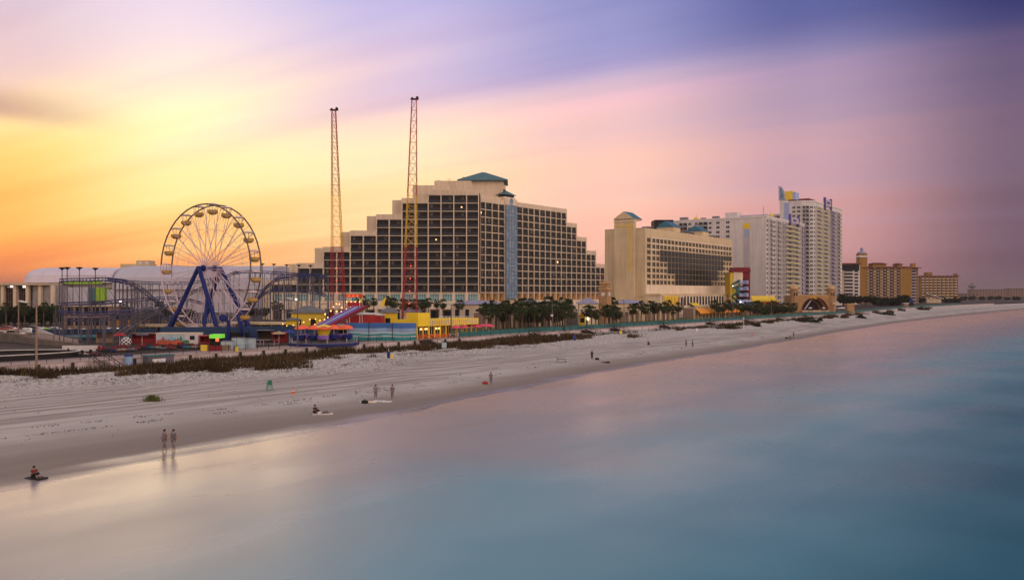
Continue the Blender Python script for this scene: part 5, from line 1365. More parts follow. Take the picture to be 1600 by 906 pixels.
for a in (('white parasol beside the curved white ramp',68,186,'cloth_white'),('green parasol beside the white parasol at left',73,184,'lime'),('faded red parasol left of the checkered ball',187,160,'red_paint'),('grey parasol behind the bumper cars',222,162,'steel_grey'),('tan parasol left of the coral canopies',436,166,'tub_tan'),('blue parasol by the red stall',452,172,'cloth_blue')): parasol(*a)
for i, px in enumerate((408, 430)): picket(['dark railing below the blue machine frame','dark railing left of the spinning ride'][i], [(xw(px-18,161),161),(xw(px+6,161),161)], 1.1, 'canopy_white', 1.0)
barrier('bright yellow barrier panel below the red booth', 313, 325, 549, 1.1, 'yellow_panel'); barrier('rusty red fence panel below the green sign booth', 326, 346, 549, 1.0, 'maroon'); barrier('dark red fence panel before the pale equipment boxes', 346, 361, 548, 1.0, 'wood_tan')
barrier('small yellow notice board on the boardwalk under the wheel', 367, 372, 550, .9, 'yellow_bright', 'notice_board')
for a, b, py, h, lb in ((345,361,547,1.5,'left of the three pale blue equipment cabinets'),(362,379,546,2.0,'middle and tallest of the three pale blue equipment cabinets'),(380,396,545,1.8,'right of the three pale blue equipment cabinets')):
    Y = gy(py); t = ything('equipment_cabinet', lb, 'cabinet', a, Y, group='pale blue cabinets'); L = xw(b,Y)-xw(a,Y); m = MB(); m.box(0,L,0,1.5,.1,h,'mural_foam'); m.build('body', t); m = MB(); m.box(-.06,L+.06,-.06,1.56,h,h+.08,'steel_grey'); m.build('lid', t); m = MB(); m.box(L*.45,L*.48,-.03,-.001,.15,h-.05,'rail_dark'); m.build('door_seam', t)
t = ything('blue_machine_frame', 'dark blue steel frame with leaning arms right of the wheel legs', 'ride machinery', 357, 168)
for x, x1, z1 in ((0,0,4.6),(3.0,2.6,4.4),(3.3,1.8,5.6)): m = MB(); m.tube((x,0,0),(x1,0,z1),.33,'steel_blue',8); m.build('post', t)
m = MB(); m.box(-.4,3.6,.4,1.6,0,2.2,'black'); m.build('motor_box', t); m = MB(); m.tube((3.6,-.3,3.2),(6.8,-1.2,.1),.16,'steel_blue',6); m.build('strut', t)
m = MB(); m.lathe([(.1,-.5),(.75,-.45),(.75,.45),(.1,.5)],'steel_blue',12); o = m.build('drive_wheel', t, (-1.0,0,5.0)); o.rotation_euler = (R(90),0,0)
t = ything('checkered_ball', 'round black and white checkered ball left of the painted trailer', 'ball', 197, 157); r0 = .95; 
for k, par in (('cloth_white',0),('black',1)):
    m = MB(); na, nb = 14, 9
    for i in range(na):
        for j in range(nb):
            if (i+j) % 2 == par:
                q = lambda a, b: (r0*math.sin(math.pi*b/nb)*math.cos(2*math.pi*a/na), r0*math.sin(math.pi*b/nb)*math.sin(2*math.pi*a/na), r0+r0*math.cos(math.pi*b/nb))
                m.mesh([q(i,j),q(i,j+1),q(i+1,j+1),q(i+1,j)], [(0,1,2,3)], k)
    m.build('white_checks' if par == 0 else 'black_checks', t)
cols_ = [('red','maroon'),('dark blue','car_dark'),('teal','teal_paint'),('dark','black'),('grey','steel_grey'),('brown','wood_tan'),('navy','steel_blue')]
for i in range(20):
    px = 158+i*8+rnd.uniform(-1.5,1.5); py = 551-i*.33-rnd.choice([0,1.8]); nm, k = cols_[(i*3) % 7]
    t = ything('ride_car', nm+' bumper car in the dense row between kart track and painted trailer', 'bumper car', px, gy(py), rot=rnd.uniform(0,6.28), group=nm+' bumper cars'); m = MB()
    m.lathe([(.75,.1),(.85,.25),(.8,.45),(.55,.6),(.5,.5)], k, 10, sx=1.15, sy=.8); m.build('body', t); m = MB(); m.box(-.6,-.45,-.35,.35,.5,1.0,'maroon'); m.build('seat', t); m = MB(); m.lathe([(.88,.16),(.95,.22),(.88,.3)], 'tyre', 10, sx=1.15, sy=.8); m.build('bumper', t)
# long dark fence behind the boardwalk
picket('dark fence between the boardwalk and the rides', [CW(cpx(150,133.5),133.5), CW(cpx(440,133.5),133.5)], 1.2, 'rail_dark', .8)
picket('dark fence between the boardwalk and the painted surf wall', [CW(cpx(560,131),131), CW(cpx(648,131),131)], 1.2, 'rail_dark', .8)
# spinning ride
t = ything('spinning_ride', 'round spinning ride with coral canopies, blue tubs and a blue skirted platform', 'fairground ride', 506, 163)
m = MB(); m.lathe([(6.6,0),(6.6,.5)], 'steel_blue', 28); m.build('skirt', t); m = MB(); m.lathe([(6.5,.5),(6.4,.62),(3.6,1.05),(.2,1.1)], 'steel_grey', 28); m.build('platform', t)
m = MB(); m.lathe([(1.5,1.1),(1.0,2),(1.3,2.8),(2.2,3.4),(.2,3.9)], 'yellow_bright', 12); m.build('centre_column', t)
cn = MB(); cn.lathe([(1.15,0),(1.05,.22),(.5,.5),(.05,.6)], 'coral_cloth', 10); cn2 = MB(); cn2.lathe([(1.15,0),(1.05,.22),(.5,.5),(.05,.6)], 'red_orange', 10)
tb_ = MB(); tb_.lathe([(.5,0),(1.0,.25),(1.1,.85),(.95,.9)], 'steel_blue', 10); tb_.tube((0,.7,.3),(0,.2,2.0),.05,'canopy_white'); tb2 = MB(); tb2.lathe([(.5,0),(1.0,.25),(1.1,.85),(.95,.9)], 'violet_paint', 10); tb2.tube((0,.7,.3),(0,.2,2.0),.05,'canopy_white')
mm = [cn.data('canopy'), cn2.data('canopy')]; mt = [tb_.data('tub'), tb2.data('tub')]
for i in range(12):
    a = 2*math.pi*i/12+.2; rr = 5.0 if i % 2 else 3.6; g = link('tub', mt[i % 3 == 0], t, (rr*math.cos(a), rr*math.sin(a), 1.15)); link('canopy', mm[i % 4 == 1], g, (0,.2,2.0))
    m = MB(); m.tube((0,0,1.4),(rr*math.cos(a),rr*math.sin(a),1.5),.12,'red_paint'); m.build('arm', t)
for i in range(10): a = 2*math.pi*i/10; m = MB(); m.box(-.04,.04,-.04,.04,.5,1.5,'canopy_white'); m.build('rail_post', t, (6.3*math.cos(a),6.3*math.sin(a),0))
# giant slide with lit tower
t = ything('giant_slide', 'tall multi-lane slide with purple edges and a lit tower beside the left lattice mast', 'slide', 553, 188)
A = at(553,480,188)-t.location; B = at(487,514,172)-t.location; sd = Vector((.75,.65,0))*3.4
m = MB(); m.mesh([A, B, B+sd, A+sd, A-Vector((0,0,.3)), B-Vector((0,0,.3)), B+sd-Vector((0,0,.3)), A+sd-Vector((0,0,.3))], [(3,2,1,0),(4,5,6,7),(0,1,5,4),(3,7,6,2)], 'steel_grey'); m.build('lane', t)
for i, k in enumerate(['violet_paint','lavender_paint','violet_paint','maroon']):
    o_ = sd*(i/3); m = MB(); m.tube(A+o_+Vector((0,0,.2)), B+o_+Vector((0,0,.2)), .2 if i < 3 else .35, k, 6); m.build('lane_edge', t)
for f in (.25,.5,.75): p_ = A+(B-A)*f+sd*.2; m = MB(); m.tube(p_, Vector((p_.x,p_.y,0)), .1, 'canopy_white'); m.build('support', t)
m = MB(); m.box(-1.6,1.4,-.2,3,A.z-.15,A.z,'steel_grey')
for x in (-1.5,1.3):
    for y in (-.1,2.9): m.tube((x,y,0),(x,y,A.z+2.8),.09,'canopy_white')
m.build('tower', t)
m = MB(); m.box(-1.7,1.5,-.3,3.1,A.z+2.2,A.z+2.9,'red_orange'); m.box(-1.5,1.3,.3,2.8,A.z+.1,A.z+1.1,'red_paint'); m.build('canopy', t)
for i in range(7): m = MB(); m.lathe([(.03,-.14),(.16,0),(.03,.14)], 'bulb_red' if i % 2 else 'bulb', 6, (-1.5+i*.47,-.42,A.z+(2.5 if i % 2 else 1.2))); m.build('bulb', t)
# strings of small lamps
def string(lb, pts, n, s=.2):
    t = thing('string_lights', lb, 'string lights', (0,0,0)); w = MB(); w.path(catmull(pts, 6), .02, 'rail_dark', 3); w.build('cable', t)
    q = catmull(pts, 12); b = MB(); b.lathe([(.02,-s),(s,0),(.02,s)], 'bulb', 6); me = b.data('bulb')
    for i in range(n): link('bulb', me, t, q[int((len(q)-1)*i/(n-1))]-Vector((0,0,.25)))
string('string of warm bulbs hanging above the giant slide', [at(508,489,190),at(520,483,190),at(530,486,190),at(540,482,190),at(548,478,190)], 6)
string('string of warm bulbs over the yellow stall left of the giant slide', [at(442,504,186),at(458,499,186),at(472,502,186),at(488,496,186),at(502,499,186),at(512,494,186)], 10, .16)
string('lower string of warm bulbs behind the spinning ride', [at(448,508,182),at(462,506,182),at(478,509,182),at(492,505,182)], 5, .15)
string('string of coloured bulbs under the left lattice mast', [at(521,478,240),at(528,472,240),at(534,479,240)], 4, .2)
# huts
def hut(lb, px0, px1, Y, eave, apex, wk, rk, D=None, nm='hut', open_=False):
    t = ything(nm, lb, 'hut' if nm == 'hut' else 'pavilion', px0, Y); L = xw(px1,Y)-xw(px0,Y); D = D or L; h = zh(eave,Y)-GZ; hp = zh(apex,Y)-GZ
    m = MB(); m.box(0,L,0,D,0,h,wk); m.build('wall', t)
    m = MB(); m.hip(-.7,L+.7,-.7,D+.7,h,hp,rk,max(0,(L-D)/2)); m.build('roof', t)
    k = max(1, int(L/3)); w = MB(); w.box(.4,1.6,-.06,-.005,h*.35,h*.75,'dark_glass'); me = w.data('window')
    for i in range(k): link('window', me, t, (i*L/k+(L/k-2)/2,0,0))
    return t
hut('yellow hut with a grey pyramid roof between the red building and the lattice mast', 594, 618, 205, 488.5, 479.5, 'yellow_bright', 'grey_roof')
hut('yellow stall with a grey roof behind the slide\'s lower end', 455, 501, 196, 489, 478, 'yellow_panel', 'grey_roof', 5)
hut('small yellow hut at the left of the bulb-lit stall', 447, 462, 182, 500, 496, 'yellow_panel', 'grey_roof', 3)
hut('lilac-roofed pavilion rising from the dense palm row', 812, 845, 262, 475, 465, 'stucco_light', 'slate_roof', nm='pavilion')
hut('lilac-roofed pavilion left of the clock tower', 905, 934, 262, 474, 464.5, 'stucco_light', 'slate_roof', nm='pavilion')
hut('low pavilion with a wide dark roof right of the clock tower', 962, 1008, 300, 474, 468, 'stucco_cream', 'slate_roof', 9, nm='pavilion')
hut('small hut with a whitish lilac roof under the right lattice mast', 632, 655, 268, 487, 480, 'stucco_light', 'slate_roof', 4)
hut('slate-roofed seafront restaurant with cream walls right of the lone palm', 706, 786, 268, 475.5, 469.5, 'stucco', 'slate_roof', 10, nm='restaurant')
hut('yellow kiosk in front of the pavilion left of the clock tower', 906, 914, 250, 492, 489, 'yellow_panel', 'orange_awning', 2.5)
t = ything('stair_pavilion', 'cream base with white balustrade steps left of the restaurant', 'terrace', 686, 240); m = MB(); m.box(0,11,0,4,0,2.3,'stucco_cream'); m.build('wall', t); m = MB(); m.box(0,11,-.1,.1,3.2,3.35,'white_paint'); 
for i in range(12): m.box(i*.95,i*.95+.25,-.08,.08,2.3,3.2,'white_paint')
m.build('balustrade', t)
t = ything('red_drum_building', 'low round dark red building behind the painted surf wall', 'building', 570, 200); m = MB(); m.lathe([(3.6,0),(3.6,zh(491,200)-3)],'red_paint',20,sx=1.0); m.build('wall', t); m = MB(); m.lathe([(3.8,zh(491,200)-3),(3.8,zh(489.5,200)-3),(.2,zh(488,200)-3)],'white_wall',20); m.build('roof', t)
t = ything('red_hall', 'long dark red wall with a white rim behind the painted surf wall', 'building', 541, 198); L = xw(596,198)-xw(541,198); m = MB(); m.box(0,L,0,5,0,zh(493,198)-3,'red_paint'); m.build('wall', t); m = MB(); m.box(-.2,L+.2,-.2,5.2,zh(493,198)-3,zh(491.5,198)-3,'white_wall'); m.build('roof', t)
def feather(px, lb):
    t = ything('feather_banner', lb, 'banner', px, 225, group='yellow feather banners'); m = MB(); m.tube((0,0,0),(0,0,zh(478,225)-3),.12,'canopy_white',6); m.build('pole', t)
    z0, z1 = zh(479,225)-3, zh(463,225)-3; m = MB(); vs = []; n = 8
    for i in range(n+1): f = i/n; w_ = .75*math.sin(math.pi*min(1,f*.8+.2)); c_ = .9*f*f; vs += [(c_-w_*.5,-.12,z0+(z1-z0)*f),(c_+w_*.6,-.12,z0+(z1-z0)*f),(c_-w_*.5,.12,z0+(z1-z0)*f),(c_+w_*.6,.12,z0+(z1-z0)*f)]
    m.mesh(vs, [(4*i,4*i+1,4*i+5,4*i+4) for i in range(n)]+[(4*i+2,4*i+6,4*i+7,4*i+3) for i in range(n)]+[(4*i,4*i+4,4*i+6,4*i+2) for i in range(n)]+[(4*i+1,4*i+3,4*i+7,4*i+5) for i in range(n)], 'yellow_bright'); m.build('flag', t)
feather(562, 'left of the two curved yellow feather banners among the palms'); feather(598, 'right of the two curved yellow feather banners, above the grey-roofed hut')
# yellow cafe
c0, c1 = cpx(651.5,129.5), cpx(745,129.5); t = thing('yellow_cafe', 'bright yellow beach cafe with striped parapet and orange-lit windows', 'cafe', (*CW(c0,129.5), GZ), COAST); L = c1-c0; Lc = L*.56
m = MB(); m.box(0,Lc,0,6,0,.9,'red_orange'); m.box(0,Lc,.25,6,.9,2.7,'wood_tan')
for i in range(7): x = Lc*i/6; m.box(max(0,x-.22), min(Lc,x+.22), -.02, .3, 0, 2.7, 'yellow_bright' if i in (0,2,4) else 'tower_yellow')
m.build('wall', t)
m = MB(); m.box(-.15,L,-.5,6.2,2.72,4.1,'yellow_bright'); m.box(-.2,3.4,-.55,3,4.1,5.6,'yellow_bright'); m.build('parapet', t)
m = MB()
for i in range(22): x = 3.4+i*(L-3.6)/22; m.box(x, x+(L-3.6)/44, -.54, -.502, 2.9, 3.95, 'stucco_tan')
m.build('parapet_stripes', t)
wl_ = MB(); wl_.box(.35,Lc/6-.35,.12,.18,1.0,2.5,'dark_glass'); wl_.box(Lc/12-.05,Lc/12+.05,.05,.12,.9,2.6,'tower_yellow'); me = wl_.data('window')
for i in range(6): link('window', me, t, (Lc*i/6,0,0))
lt = MB(); lt.box(0,.8,.08,.11,1.9,2.3,'bulb'); me = lt.data('lit_sign')
for i in (0.5,1.35,3.1,3.7): link('lit_sign', me, t, (Lc*i/6,0,0))
p = MB(); p.box(-.1,.1,-.1,.1,0,2.72,'tower_yellow'); me = p.data('post')
for i in range(5): link('post', me, t, (Lc+(L-Lc-.3)*(i+1)/5,0,0))
def umbrella(px, w, lb):
    t = cthing('cafe_umbrella', lb, 'umbrella', px, w, group='pink cafe umbrellas'); m = MB(); m.tube((0,0,0),(0,0,2.5),.05,'canopy_white',6); m.build('pole', t); m = MB(); m.lathe([(1.35,2.05),(1.25,2.12),(.6,2.45),(.04,2.65)],'pink_cloth',8); m.build('canopy', t)
def table(px, w, lb, k='white_paint'):
    t = cthing('cafe_table', lb, 'table', px, w, group='cafe tables'); m = MB(); m.lathe([(.5,.70),(.5,.75)],k,10); m.build('tabletop', t); m = MB(); m.tube((0,0,0),(0,0,.7),.05,'rail_dark',6); m.build('leg', t)
    c = MB(); c.box(-.22,.22,-.22,.22,.42,.47,k); c.box(-.22,.22,.18,.22,.47,.95,k)
    for x in (-.19,.19):
        for y in (-.19,.19): c.tube((x,y,0),(x,y,.42),.02,k)
    me = c.data('chair')
    for a in (0.4,3.5):
        t2 = cthing('cafe_chair', 'small '+('white' if k == 'white_paint' else 'green' if k == 'green_paint' else 'dark')+' chair at the table '+lb.split(' table ')[1], 'chair', px, w, group='cafe chairs'); t2.rotation_euler[2] += a; t2.location += Vector((math.cos(t2.rotation_euler[2]+1.57)*.8, math.sin(t2.rotation_euler[2]+1.57)*.8, 0)); link('frame', me, t2)
for i, (px, w) in enumerate([(712,128.5),(724,129.5),(735,131),(744,129.5),(755,130.5),(764,129)]): umbrella(px, w, ['leftmost','second','third','fourth','fifth','rightmost'][i]+' of the pink-red umbrellas beside the yellow cafe')
for px, w, lb, k in ((710,127.4,'white cafe table under the leftmost umbrella','white_paint'),(722,127.6,'white cafe table under the second umbrella','white_paint'),(733,127.5,'dark cafe table under the third umbrella','rail_dark'),(746,127.4,'green cafe table under the fourth umbrella','green_paint'),(757,127.5,'white cafe table between the last two umbrellas','white_paint'),(770,127.6,'white cafe table right of all the umbrellas','white_paint')): table(px, w, lb, k)
# clock tower
t = cthing('clock_tower', 'square coquina stone clock tower with white clock faces by the boardwalk', 'clock tower', 945.5, 141, rot=.1); q = 1.45
m = MB(); m.box(-q,q,-q,q,0,zh(452,262)-3,'coquina'); m.box(-q-.25,q+.25,-q-.25,q+.25,zh(452,262)-3,zh(450.5,262)-3,'coquina_light'); m.box(-q+.25,q-.25,-q+.25,q-.25,zh(450.5,262)-3,zh(443,262)-3,'coquina'); m.box(-q,q,-q,q,zh(443,262)-3,zh(442,262)-3,'coquina_light'); m.hip(-q+.2,q-.2,-q+.2,q-.2,zh(442,262)-3,zh(437,262)-3,'coquina'); m.build('shaft', t)
cf = MB(); cf.lathe([(.62,0),(.62,.05)],'cloth_white',18); cf.tube((0,0,.06),(0,.42,.06),.03,'black'); cf.tube((0,0,.06),(.28,.1,.06),.035,'black'); me = cf.data('clock_face'); zc = zh(459.5,262)-3
for rx, rz, l in ((R(90),0,(0,-q-.01,zc)),(R(90),-R(90),(-q-.01,0,zc))): o = link('clock_face', me, t, l); o.rotation_euler = (rx,0,rz)
m = MB(); m.box(-.7,.7,-q-.06,-q-.01,0,2.4,'black'); m.build('door', t)
# arcades
def arcade(lb, px0, px1, w, h, k, n, awn=None, parapet=.8):
    c0, c1 = cpx(px0,w), cpx(px1,w); L = c1-c0; t = thing('arcade', lb, 'arcade', (*CW(c0,w), GZ), COAST); m = MB(); b = L/n
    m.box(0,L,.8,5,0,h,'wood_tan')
    for i in range(n+1): m.box(i*b-.35 if i else 0, i*b+.35 if i < n else L, 0, .7, 0, h*.5, k)
    for i in range(n):
        x0, x1 = i*b+(.35 if i else .35), (i+1)*b-.35; cx = (x0+x1)/2; r_ = (x1-x0)/2; zz_ = h*.5; ns = 8
        pts = [(cx-r_*math.cos(math.pi*j/ns), zz_+min(r_, h*.32)*math.sin(math.pi*j/ns)) for j in range(ns+1)]
        for (xa,za),(xb,zb) in zip(pts, pts[1:]): m.mesh([(xa,0,za),(xb,0,zb),(xb,0,h),(xa,0,h),(xa,.7,za),(xb,.7,zb)], [(0,1,2,3),(0,4,5,1)], k)
    for i in range(n+1): m.box(i*b-.35 if i else 0, i*b+.35 if i < n else L, 0.001, .7, h*.5, h, k)
    m.box(0,L,-.15,5,h,h+parapet*.4,k); m.build('wall', t)
    m = MB()
    for i in range(int(L/1.4)): m.box(i*1.4, i*1.4+.45, -.1, .25, h+parapet*.4, h+parapet, k)
    m.box(0,L,-.12,.28,h+parapet,h+parapet+.15,k); m.build('balustrade', t)
    if awn:
        for i in range(n): m = MB(); m.mesh([(i*b+.05,-2.0,h*.62),((i+1)*b-.05,-2.0,h*.62),((i+1)*b-.05,-.16,h*.98),(i*b+.05,-.16,h*.98),(i*b+.05,-2.0,h*.48),((i+1)*b-.05,-2.0,h*.48)], [(0,1,2,3),(4,5,1,0)], awn); m.build('awning', t)
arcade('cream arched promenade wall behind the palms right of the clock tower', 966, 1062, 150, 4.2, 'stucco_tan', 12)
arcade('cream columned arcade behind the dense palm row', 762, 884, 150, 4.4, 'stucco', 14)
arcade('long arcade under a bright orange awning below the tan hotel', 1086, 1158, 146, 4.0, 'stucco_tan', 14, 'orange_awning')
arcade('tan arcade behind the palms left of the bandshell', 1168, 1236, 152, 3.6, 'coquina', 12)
def beach_terrace():
    t = cthing('terrace_stairs', 'wide pale steps between the promenade and the tan hotel', 'stairs', 1072, 156); m = MB()
    for i in range(7): m.box(0,8,i*.6,5,i*.45,(i+1)*.45,'stucco_light')
    m.build('flight', t)
beach_terrace()
# bandshell
Y = 436; t = ything('bandshell', 'castle-like coquina bandshell with a deep arch and two domed turrets', 'bandshell', 1238, Y, rot=R(8)); W_ = xw(1310,Y)-xw(1238,Y); S = W_/72; hw = zh(462,Y)-3; cx = 37.5*S; ar = 22.5*S; zs = max(.5, zh(466.5,Y)-3-ar)
m = MB(); pts = [(cx-ar*math.cos(math.pi*i/20), zs+ar*math.sin(math.pi*i/20)*.98) for i in range(21)]
for (xa,za),(xb,zb) in zip(pts, pts[1:]): m.mesh([(xa,0,za),(xb,0,zb),(xb,0,hw),(xa,0,hw)], [(0,1,2,3)], 'coquina')
m.box(0,cx-ar,0,9,0,hw,'coquina'); m.box(cx+ar,W_,0,9,0,hw,'coquina'); m.box(cx-ar,cx+ar,8.5,9,0,hw,'coquina'); m.box(cx-ar,cx+ar,.01,8.5,hw-.8,hw-.01,'coquina')
for i in range(18): m.box(10*S+i*3*S, 10*S+i*3*S+1.6*S, 0, .5, hw, hw+.7, 'coquina_light')
m.build('wall', t)
for j in range(4):
    r0, r1 = ar*(1-.06*j), ar*(1-.06*(j+1)); y0, y1 = j*1.7, (j+1)*1.7; m = MB(); k = 'red_tile' if j == 0 else ('coquina' if j % 2 else 'wood_dark')
    for i in range(20):
        a, b = math.pi*i/20, math.pi*(i+1)/20; P_ = lambda r, q, y: (cx-r*math.cos(q), y, zs+r*math.sin(q)*.98)
        m.mesh([P_(r0,a,y0-.1 if j == 0 else y0),P_(r0,b,y0-.1 if j == 0 else y0),P_(r1,b,y0),P_(r1,a,y0),P_(r1,b,y1),P_(r1,a,y1)], [(0,1,2,3),(3,2,4,5)], k)
    m.build('arch_ring', t)
m = MB(); m.poly([(cx-ar*.78*math.cos(math.pi*i/20),6.8,zs+ar*.78*math.sin(math.pi*i/20)) for i in range(21)], 'wood_dark'); m.box(cx-ar,cx+ar,-1,8,0,.9,'stucco_tan'); m.build('stage', t)
for x in (-.2*S+1.5, W_-1.9):
    m = MB(); hT = zh(452.5,Y)-3; m.lathe([(2.1,0),(2.0,hT),(2.35,hT+.1),(2.35,hT+.5)],'coquina',10,(x,1,0)); 
    for q_ in (0,1): m.box(x-.9+q_*1.2, x-.4+q_*1.2, -1.12,-.95, hT-3.2,hT-1.5,'black'); m.box(x-.9+q_*1.2, x-.4+q_*1.2, -1.14,-.97, 3.5,4.9,'black')
    m.build('turret', t); m = MB(); m.lathe([(2.3,0),(1.9,.9),(1.1,1.5),(.3,1.8),(.15,2.6),(.02,3.0)],'coquina_light',10,(x,1,hT+.5)); m.build('dome', t)
m = MB(); r_ = random.Random(2)
for i in range(6): x = cx-2.6+i*.6; m.box(x,x+.4,-.22,-.02,hw-1.5+.4*math.sin(i),hw-.6+.4*math.sin(i*.5),'gold')
m.build('emblem', t); m = MB()
for i in range(14): x = cx+4+i*.62; m.box(x,x+.35,-.14,-.02,hw-1.2+.25*(i%3),hw-.6+.2*(i%2),'gold')
m.build('ornament_band', t); m = MB(); m.tube((cx-5,1,1.5),(cx+.2,3,7.2),.35,'lilac_wall',6); m.build('lighting_boom', t)
t = ything('gatehouse', 'small domed coquina gatehouse in front of the right bandshell turret', 'gatehouse', 1303, 410); m = MB(); m.lathe([(1.0,0),(1.0,4.3)],'coquina',8); m.build('wall', t); m = MB(); m.lathe([(1.4,4.3),(1.0,4.8),(.2,5.2)],'coquina_light',8); m.build('dome', t)
for px, lb, k, w_ in ((1266,'white canopy on the bandshell stage floor, left side','cloth_white',1.6),(1287,'white box tent at the right of the bandshell stage','cloth_white',1.5),(1316,'lilac-white marquee right of the bandshell','cloth_white',6.5)):
    Y = 418; t = ything('tent', lb, 'tent', px, Y); m = MB(); m.hip(-w_/2,w_/2,-1.0,1.0,2.2,2.9,k); m.build('canopy', t); p = MB(); p.box(-.06,.06,-.06,.06,0,2.2,'rail_dark'); me = p.data('pole')
    for x in (-w_/2+.1,w_/2-.1):
        for y in (-.9,.9): link('pole', me, t, (x,y,0))
t = ything('brick_shelter', 'small orange brick shelter right of the lilac-white marquee', 'shelter', 1324, 410); m = MB(); m.box(0,3.4,0,3,0,4.2,'coquina'); m.build('wall', t); m = MB(); m.box(-.3,3.7,-.3,3.3,4.2,4.6,'coquina_light'); m.build('roof', t)
t = ything('lifeguard_tower', 'white and dark lifeguard hut on stilts on the far sand', 'lifeguard tower', 1413, 540, z=1.8); m = MB()
for x in (0,2.4):
    for y in (0,2): m.tube((x,y,0),(x,y,2.2),.12,'white_paint')
m.build('stilts', t); m = MB(); m.box(-.2,2.6,-.2,2.2,2.2,4.2,'wood_tan'); m.build('cabin', t); m = MB(); m.box(-.5,2.9,-.5,2.5,4.2,4.6,'white_paint'); m.build('roof', t)
t = ything('blue_canopy', 'dark blue pointed canopy in the trees before the yellow hotel', 'canopy', 1419, 610); m = MB(); m.hip(-4,4,-3,3,3,8,'steel_blue'); m.build('canopy', t); m = MB(); m.box(-3.8,3.8,-.1,.1,0,3,'rail_dark'); m.build('frame', t)

# ---------------------------------------------------------------- parked cars
def car_meshes(k, suv):
    m = MB(); H_ = 1.75 if suv else 1.45; L_ = 2.3
    prof = [(-L_,.35),(-L_,.85),(-L_+.2,1.0),(-1.5,H_-.1 if suv else 1.05),(-1.2 if suv else -1.0,H_),(.4,H_),(1.0,1.05),(L_-.3,.9),(L_,.7),(L_,.35)]
    def row_(s, y): return [(x, y*(1 if z < 1.06 else .82), z) for x, z in prof]
    a, b = row_(0,-.88), row_(0,.88); n = len(prof)
    m.mesh(a+b, [tuple(range(n-1,-1,-1)), tuple(range(n,2*n))]+[(i,(i+1)%n,n+(i+1)%n,n+i) for i in range(n)], k)
    body = m.data('body'); g = MB()
    for s in (-1,1): q = lambda x, z, yy: (x, s*yy, z); g.mesh([q(-1.35,1.08,.885),(.85,s*.885,1.08),(.35,s*.745,H_-.08),(-1.1,s*.745,H_-.08)], [(0,1,2,3)], 'dark_glass_b')
    g.mesh([(1.02,-.78,1.07),(1.02,.78,1.07),(.43,.7,H_-.05),(.43,-.7,H_-.05)], [(0,1,2,3)], 'dark_glass_b')
    w = MB(); w.tube((0,-.11,0),(0,.11,0),.34,'tyre',12); w.tube((0,-.125,0),(0,.125,0),.18,'car_silver',8)
    return body, g.data('windows'), w.data('wheel')
CM = {}
def car(px, py, Y, k, suv, rot, lb):
    key = (k, suv)
    if key not in CM: CM[key] = car_meshes(*key)
    b, g, w = CM[key]; t = ything('parked_car', lb, 'car', px, Y, rot=rot, group='cars parked behind the blue wall'); link('body', b, t); link('windows', g, t)
    for x in (-1.4,1.4):
        for y in (-.8,.8): link('wheel', w, t, (x,y,.34))
for a in [(4,0,192,'car_silver',False,.2,'silver sedan at the far left behind the tan railing'),(22,0,190,'car_silver',True,.1,'silver estate car, second car from the left'),(44,0,205,'car_white',False,.3,'small white car partly behind the leftmost lamp post'),(68,0,196,'car_white',True,.4,'white car just left of the blue wall'),
          (86,0,212,'car_silver',False,.1,'silver car behind the first coaster supports'),(112,0,195,'car_dark',True,.05,'black four-wheel-drive behind the coaster supports'),(133,0,194,'car_white',True,0.0,'white four-wheel-drive beside the black one'),(160,0,200,'car_white',False,.2,'white sedan right of the white four-wheel-drive'),
          (178,0,210,'car_silver',False,.9,'silver sedan parked at an angle behind the scaffold'),(194,0,202,'car_white',True,.9,'white van-like car before the flat beige shelter'),(216,0,216,'car_white',False,.1,'white car behind the flat beige shelter'),(239,0,214,'car_silver',False,.1,'silver car glimpsed left of the ferris wheel rim'),
          (14,0,218,'car_red',False,0,'dark red car in the back row under the trees'),(52,0,222,'car_dark',False,0,'dark car in the back row behind the lamp post')]: car(*a)

